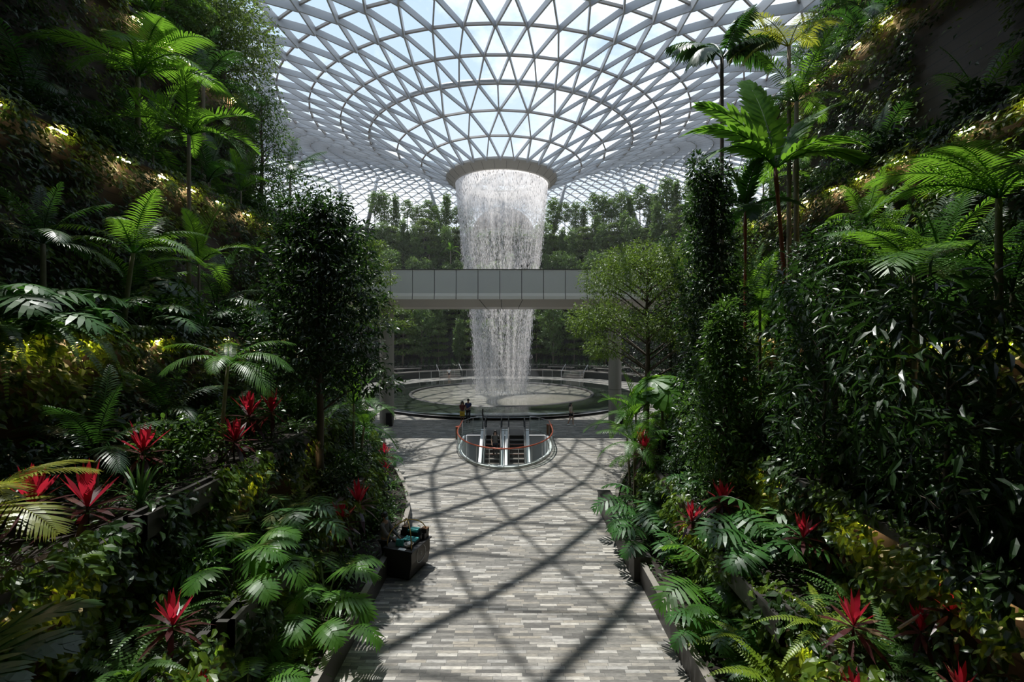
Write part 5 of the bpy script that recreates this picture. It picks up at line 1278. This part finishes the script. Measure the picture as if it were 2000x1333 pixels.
def person(label, loc, rz, h=1.7, skin='skin', top='navy', bottom='dkcloth', skirt=False, shorts=False, hair='short', hands=None, feet=None, sleeves='short', lean=0, shoes='black', mask=None, scarf=None, group=None):
    """faces -y; hands/feet: (left, right) positions for a 1.7 m figure"""
    V3 = Vector
    hl, hr = hands or (V3((.24, -.02, .82)), V3((-.24, -.02, .82)))
    fl, fr = feet or (V3((.09, 0, 0)), V3((-.09, 0, 0)))
    sh = {1: V3((.19, lean * .45, 1.40)), -1: V3((-.19, lean * .45, 1.40))}
    J = {'pelvis': (V3((0, 0, .93)), (.135, .10)), 'waist': (V3((0, lean * .15, 1.08)), (.115, .085)), 'chest': (V3((0, lean * .35, 1.28)), (.15, .10)), 'collar': (V3((0, lean * .45, 1.42)), (.09, .065)),
         'neck': (V3((0, lean * .5 - .005, 1.49)), .052), 'jaw': (V3((0, lean * .55 - .022, 1.555)), (.062, .07)), 'skull': (V3((0, lean * .6 - .008, 1.63)), (.075, .09)), 'crown': (V3((0, lean * .6, 1.685)), (.05, .06))}
    E = [('pelvis', 'waist'), ('waist', 'chest'), ('chest', 'collar'), ('collar', 'neck'), ('neck', 'jaw'), ('jaw', 'skull'), ('skull', 'crown')]
    TJ = {k_: (J[k_][0], tuple(q + .016 for q in J[k_][1])) for k_ in ('waist', 'chest', 'collar')}; TJ['hem'] = (V3((0, 0, .90)), (.155, .12)); TE = [('hem', 'waist'), ('waist', 'chest'), ('chest', 'collar')]
    BJ = {'pelvis': (V3((0, 0, .95)), (.15, .115))}; BE = []
    for sg, hd, ft, s_ in ((1, hl, fl, 'l'), (-1, hr, fr, 'r')):
        S_ = sh[sg]; d = hd - S_; L_ = min(d.length, .55); mid = S_ + d * .5; bend = math.sqrt(max(0, .285 ** 2 - (L_ / 2) ** 2))
        el = mid + V3((sg * .35, .75, -.35)).normalized() * bend
        J['sh' + s_] = (S_, .055); J['el' + s_] = (el, .040); J['wr' + s_] = (hd, .027)
        fd = (hd - el).normalized(); J['palm' + s_] = (hd + fd * .06, (.036, .018))
        E += [('collar', 'sh' + s_), ('sh' + s_, 'el' + s_), ('el' + s_, 'wr' + s_), ('wr' + s_, 'palm' + s_)]
        sd = fd.cross(V3((0, 1, .2))).normalized(); nb = sd.cross(fd)
        for i, (off_x, ln) in enumerate(((-.026, .062), (-.009, .075), (.009, .07), (.026, .055))):
            b_ = hd + fd * .085 + sd * off_x; J[f'f{s_}{i}'] = (b_ + fd * ln * .45 + nb * .006, .0085); J[f'g{s_}{i}'] = (b_ + fd * ln * .85 + nb * .024, .0075)
            E += [('palm' + s_, f'f{s_}{i}'), (f'f{s_}{i}', f'g{s_}{i}')]
        J['th' + s_] = (hd + fd * .05 - sd * .05, .0095); J['tt' + s_] = (hd + fd * .085 - sd * .062, .008); E += [('palm' + s_, 'th' + s_), ('th' + s_, 'tt' + s_)]
        hip = V3((sg * .09, 0, .88)); an = ft + V3((0, .03, .085)); kd = an - hip; kn = hip + kd * .5 + V3((0, -1, 0)) * math.sqrt(max(0, .42 ** 2 - (kd.length / 2) ** 2)) * .6
        J['hip' + s_] = (hip, .085); J['kn' + s_] = (kn, .055); J['cf' + s_] = (kn * .65 + an * .35 + V3((0, .02, 0)), .052); J['an' + s_] = (an, .036); J['toe' + s_] = (ft + V3((sg * .02, -.13, .035)), (.04, .028))
        E += [('pelvis', 'hip' + s_), ('hip' + s_, 'kn' + s_), ('kn' + s_, 'cf' + s_), ('cf' + s_, 'an' + s_), ('an' + s_, 'toe' + s_)]
        TJ['sh' + s_] = (S_, .068); k_ = .75 if sleeves == 'short' else 1
        TJ['el' + s_] = (S_ * (1 - k_) + el * k_, .056); TE += [('collar', 'sh' + s_), ('sh' + s_, 'el' + s_)]
        if sleeves == 'long': TJ['wr' + s_] = (el * .12 + hd * .88, .042); TE += [('el' + s_, 'wr' + s_)]
        if not skirt:
            BJ['hip' + s_] = (hip, .10); BE += [('pelvis', 'hip' + s_)]
            if shorts: BJ['kn' + s_] = (hip * .5 + kn * .5, .092); BE += [('hip' + s_, 'kn' + s_)]
            else: BJ['kn' + s_] = (kn, .074); BJ['an' + s_] = (kn * .12 + an * .88, .062); BE += [('hip' + s_, 'kn' + s_), ('kn' + s_, 'an' + s_)]
    o = link('person', skinned('person', J, E, 'pelvis', M[skin]), None, loc, (0, 0, rz), h / 1.7)
    tag(o, label, 'person', group)
    link('shirt', skinned('shirt', TJ, TE, 'chest', M[top]), o)
    if skirt:
        q = MB(); q.lathe([(.12, 1.0), (.15, .93), (.18, .8), (.215, .6), (.225, .52), (.21, .52)], n=18); q.build('skirt', M[bottom], o, smoothf=True)
    else: link('shorts' if shorts else 'trousers', skinned('legs', BJ, BE, 'pelvis', M[bottom]), o)
    hc = J['skull'][0]
    q = MB()
    for sg in (-1, 1): q.ell((hc.x + sg * .032, hc.y - .082, hc.z - .012), (.013, .008, .008), 8, 5)
    q.build('eyes', M['black'], o)
    q = MB(); q.ell((hc.x, hc.y - .093, hc.z - .045), (.012, .018, .022), 8, 6)
    for sg in (-1, 1): q.ell((hc.x + sg * .083, hc.y + .008, hc.z - .03), (.012, .02, .032), 8, 6)
    q.build('nose_and_ears', M[skin], o, smoothf=True)
    q = MB(); q.ell((hc.x, hc.y - .078, hc.z - .082), (.024, .01, .007), 8, 5); q.build('mouth', M['redtop'], o)
    q = MB(); q.ell((hc.x, hc.y + .022, hc.z + .03), (.098, .105, .098), 14, 9)
    if hair == 'long':
        q.tube([(hc.x, hc.y + .07, hc.z + .03), (hc.x, hc.y + .10, hc.z - .12), (hc.x, hc.y + .11, hc.z - .30), (hc.x, hc.y + .10, hc.z - .42)], [.09, .105, .09, .04], 10)
        for sg in (-1, 1): q.tube([(hc.x + sg * .07, hc.y + .02, hc.z + .03), (hc.x + sg * .098, hc.y + .01, hc.z - .1), (hc.x + sg * .10, hc.y - .01, hc.z - .24), (hc.x + sg * .085, hc.y - .02, hc.z - .34)], [.04, .045, .04, .012], 7)
    q.build('head_scarf' if scarf else 'hair', M[scarf or 'hair'], o, smoothf=True)
    if mask: q = MB(); q.ell((hc.x, hc.y - .05, hc.z - .065), (.062, .055, .05), 10, 7); q.build('face_mask', M[mask], o, smoothf=True)
    q = MB()
    for ft, sg in ((fl, 1), (fr, -1)):
        q.ell((ft.x + sg * .01, ft.y - .05, .045 + ft.z), (.052, .14, .045), 12, 6)
    q.build('shoes', M[shoes], o, smoothf=True)
    return o
V3 = Vector
def ground(px, py): Y = 889 * 6.75 / (py - 650); return V3(((px - 1000) / 889 * Y, Y, 0))
g1 = ground(903, 826); g2 = ground(914.5, 826)
pw_ = person('woman with long hair in a dark red top holding a yellow bag by the pool', g1, .1, 1.58, 'skin', 'redtop', 'green', skirt=True, hair='long', hands=(V3((.13, -.26, .98)), V3((-.10, -.24, 1.0))))
person('man in a blue shirt standing beside the woman with the yellow bag', g2, -.05, 1.74, 'skin', 'navy', 'dkcloth', hair='short', hands=(V3((.04, -.24, 1.08)), V3((-.10, -.26, 1.06))))
bg = thing('shopping_bag', 'yellow paper bag held in front of the woman in dark red', 'bag', g1 + V3((.02, -.26, .55)), .1)
q = MB(); q.box((0, 0, .17), (.36, .10, .34), taper=1.04); q.build('body', M['yellow'], bg)
q = MB()
for sy in (-.04, .04): q.tube([(-.08, sy, .34), (-.06, sy, .42), (.06, sy, .42), (.08, sy, .34)], .006, 5)
q.build('handle', M['bagmark'], bg)
q = MB()
for x, z, w_, h_ in ((-.07, .17, .03, .09), (-.045, .13, .05, .02), (0, .15, .025, .06), (.04, .165, .06, .02), (.06, .14, .025, .06), (.09, .165, .03, .02)): q.box((x, -.054, z), (w_, .006, h_))
q.build('printed_mark', M['bagmark'], bg)
person('woman with long black hair in cream top and dark shorts walking before the pool', ground(1115, 832), math.radians(62), 1.63, 'skinlight', 'cream', 'dkcloth', shorts=True, hair='long', feet=(V3((.07, -.20, 0)), V3((-.07, .20, .03))), hands=(V3((.22, -.12, .86)), V3((-.16, -.22, 1.05))), shoes='whitecloth')
person('small distant person in a white shirt on the promenade beyond the pool', V3((W(877, 0, 65.5).x, 65.5, 0)), .4, 1.62, 'skinlight', 'whitecloth', 'dkcloth', shorts=True, hair='short', feet=(V3((.09, -.12, 0)), V3((-.09, .14, 0))))
person('person in grey riding down the left-hand escalator', V3((-1.05, 28.45, -1.06)), math.pi * 0, 1.66, 'skinlight', 'greycloth', 'dkcloth', hair='long', hands=(V3((.36, -.1, 1.0)), V3((-.2, -.1, .9))))
# seller and cart
person('person in grey uniform, dark head scarf and face mask selling from the black cart', V3((-3.62, 12.95, 0)), math.radians(78), 1.60, 'skin', 'greycloth', 'dkcloth', sleeves='long', hair='short', scarf='black', mask='mask', hands=(V3((.10, -.42, .98)), V3((-.12, -.40, .98))), feet=(V3((.09, -.02, 0)), V3((-.09, .02, 0))))
cart = thing('vendor_cart', 'black vendor cart with brass hoops and a ringed emblem on its side', 'cart', (-2.98, 12.95, 0), -.33, None, .88)
q = MB(); q.extrude([(-.46, .06), (.42, .06), (.50, .5), (.50, .86), (-.46, .86)], -.58, .58); q.build('body', M['cart'], cart)
q = MB(); q.add([(.424, -.57, .10), (.424, .57, .10), (.504, .57, .5), (.504, -.57, .5), (.504, .57, .86), (.504, -.57, .86)], [(0, 1, 2, 3), (3, 2, 4, 5)]); q.build('side_face', M['cartface'], cart)
q = MB(); q.box((.02, 0, .885), (1.06, 1.22, .05)); q.build('top', M['cart'], cart)
q = MB()
q.box((.02, .42, 1.0), (.9, .28, .2)); q.box((-.05, .02, .94), (.85, .34, .08)); q.build('display_tiers', M['cart'], cart)
q = MB(); P = [(.512, .27 * math.cos(a), .60 + .27 * math.sin(a)) for a in np.linspace(0, 2 * PI, 40)[:-1]]
P = [(.512 if z > .5 else .512 - (.5 - z) * .18, y, z) for x, y, z in P]
q.tube(P, .008, 5, closed=True); em = q.build('emblem_ring', M['card'], cart)
q = MB(); q.tube([(.513, -.05, .56), (.513, -.02, .64), (.513, .0, .57), (.513, .03, .63), (.513, .05, .58)], .006, 4); q.tube([(.513, -.03, .66), (.513, .02, .67), (.513, .05, .65)], .005, 4); q.build('emblem_mark', M['card'], em)
ap = V3((.0, .0, 1.62))
for sx, sy in ((-.42, -.5), (.46, -.5), (-.42, .5), (.46, .5)):
    q = MB(); P = [V3((sx, sy, .9)) * (1 - u) ** 2 + 2 * u * (1 - u) * V3((sx * 1.0, sy * 1.0, 1.55)) + ap * u * u for u in [i / 8 for i in range(9)]]
    q.tube(P, .018, 6); q.build('hoop', M['brass'], cart, smoothf=True)
q = MB()
for sx in (-.36, .34):
    for sy in (-.48, .48): q.tube([(sx - .02, sy, .05), (sx + .02, sy, .05)], .05, 12)
q.build('wheels', M['black'], cart)
cm = Matrix.Translation(cart.location) @ Matrix.Rotation(-.33, 4, 'Z') @ Matrix.Scale(.88, 4)
def oncart(nm, lab, cat, p, rz=0): return thing(nm, lab, cat, cm @ V3(p), -.33 + rz, None, .88)
t_ = oncart('folded_cloth', 'teal patterned cloth folded on the rear tier of the cart', 'cloth', (.02, .40, 1.10)); q = MB(); q.box((0, 0, .025), (.34, .24, .05)); q.box((.02, 0, .065), (.30, .20, .03)); q.build('cloth', M['teal'], t_)
t_ = oncart('folded_cloth', 'striped teal cloth on the middle tier of the cart', 'cloth', (.12, .02, .98)); q = MB()
for i in range(6): q.box((-.2 + .08 * i, 0, .02 + .004 * (i % 2)), (.074, .30, .04))
q.build('cloth', M['teal'], t_)
t_ = oncart('teal_pouch', 'teal pouch standing at the front of the cart', 'pouch', (-.12, -.34, .91)); q = MB(); q.box((0, 0, .10), (.14, .10, .2), taper=.7); q.box((.12, .03, .10), (.13, .09, .2), taper=.75); q.build('pouch', M['teal'], t_)
t_ = oncart('basket', 'pale woven basket at the front of the cart', 'basket', (.24, -.30, .91)); q = MB(); q.lathe([(.10, 0), (.16, .1), (.15, .1), (.09, .02)], n=18); q.build('bowl', M['wicker'], t_)
q = MB(); r = np.random.default_rng(3)
for i in range(14): a = r.uniform(0, 6.28); d = r.uniform(0, .1); q.ell((d * math.cos(a), d * math.sin(a), .09 + r.uniform(0, .03)), (.03, .03, .02), 6, 4)
o = q.build('contents', M['card'], t_); o['label'] = 'pale wrapped sweets'
t_ = oncart('card', 'white card lying at the front edge of the cart', 'card', (.14, -.52, .911)); q = MB(); q.box((0, 0, .004), (.24, .13, .008)); q.build('sheet', M['card'], t_)
t_ = oncart('bottle', 'dark bottle with a pump on the rear tier of the cart', 'bottle', (.34, .22, .91)); q = MB(); q.lathe([(.07, 0), (.075, .03), (.07, .26), (.03, .33), (.025, .38)], n=16, cap=True); q.build('body', M['bottle'], t_, smoothf=True); q = MB(); q.tube([(0, 0, .38), (0, 0, .46), (-.08, 0, .47)], .012, 6); q.build('pump', M['chrome'], t_)
for i, (p, lab) in enumerate((((-.28, .36, 1.10), 'dark box on the rear tier of the cart next to the seller'), ((.40, .44, 1.10), 'small dark box at the rear corner of the cart'))):
    t_ = oncart('box', lab, 'box', p); q = MB(); q.box((0, 0, .06), (.2, .18, .12)); q.build('body', M['trough'], t_); q = MB(); q.box((0, 0, .13), (.21, .19, .02)); q.build('lid', M['bin'], t_)

# ------------------------------------------------------------------ light, sky, camera
sun = bpy.data.lights.new('sun', 'SUN'); sun.energy = 6.9; sun.angle = math.radians(.6); sun.color = (1, .96, .90)
so = bpy.data.objects.new('sun', sun); COL.objects.link(so)
so.rotation_euler = V3((.20, -.26, -1)).normalized().to_track_quat('-Z', 'Y').to_euler()
w = bpy.data.worlds.new('sky'); S.world = w; w.use_nodes = True; t = w.node_tree; t.nodes.clear(); L = t.links.new
out = t.nodes.new('ShaderNodeOutputWorld'); bgn = t.nodes.new('ShaderNodeBackground')
tc = t.nodes.new('ShaderNodeTexCoord'); sp = t.nodes.new('ShaderNodeSeparateXYZ'); L(tc.outputs['Generated'], sp.inputs[0])
rp = t.nodes.new('ShaderNodeValToRGB'); e = rp.color_ramp.elements
e[0].position = 0.0; e[0].color = (1.0, 1.02, 1.05, 1); e[1].position = 1; e[1].color = (.52, .72, 1.0, 1); q = e.new(.22); q.color = (.92, .98, 1.05, 1); q = e.new(.5); q.color = (.64, .80, 1.0, 1)
L(sp.outputs['Z'], rp.inputs[0])
no = t.nodes.new('ShaderNodeTexNoise'); no.inputs['Scale'].default_value = 2.6; no.inputs['Detail'].default_value = 7; no.inputs['Roughness'].default_value = .6
mp = t.nodes.new('ShaderNodeMapping'); mp.inputs['Location'].default_value = (.35, .2, 0); mp.inputs['Scale'].default_value = (1, 1, 1.8); L(tc.outputs['Generated'], mp.inputs[0]); L(mp.outputs[0], no.inputs['Vector'])
mr = t.nodes.new('ShaderNodeMapRange'); mr.inputs[1].default_value = .45; mr.inputs[2].default_value = .68; L(no.outputs['Fac'], mr.inputs[0])
mx = t.nodes.new('ShaderNodeMix'); mx.data_type = 'RGBA'; mx.inputs[7].default_value = (1.6, 1.6, 1.6, 1); L(mr.outputs[0], mx.inputs[0]); L(rp.outputs[0], mx.inputs[6])
L(mx.outputs[2], bgn.inputs[0]); bgn.inputs[1].default_value = 1.2; L(bgn.outputs[0], out.inputs[0])

cam = bpy.data.cameras.new('camera'); cam.lens = 16.0; cam.sensor_width = 36; cam.shift_y = -16.5 / 2000; cam.clip_start = .05; cam.clip_end = 500
co = bpy.data.objects.new('camera', cam); COL.objects.link(co); co.location = (0, 0, CAM_H); co.rotation_euler = (math.radians(90), 0, 0); S.camera = co
S.view_settings.view_transform = 'Standard'; S.view_settings.look = 'None'; S.view_settings.gamma = 1; S.view_settings.exposure = 0; S.view_settings.use_curve_mapping = False
S.cycles.max_bounces = 8; S.cycles.diffuse_bounces = 4; S.cycles.glossy_bounces = 3; S.cycles.transmission_bounces = 4; S.cycles.transparent_max_bounces = 16
S.cycles.caustics_reflective = False; S.cycles.caustics_refractive = False; S.cycles.sample_clamp_indirect = 6
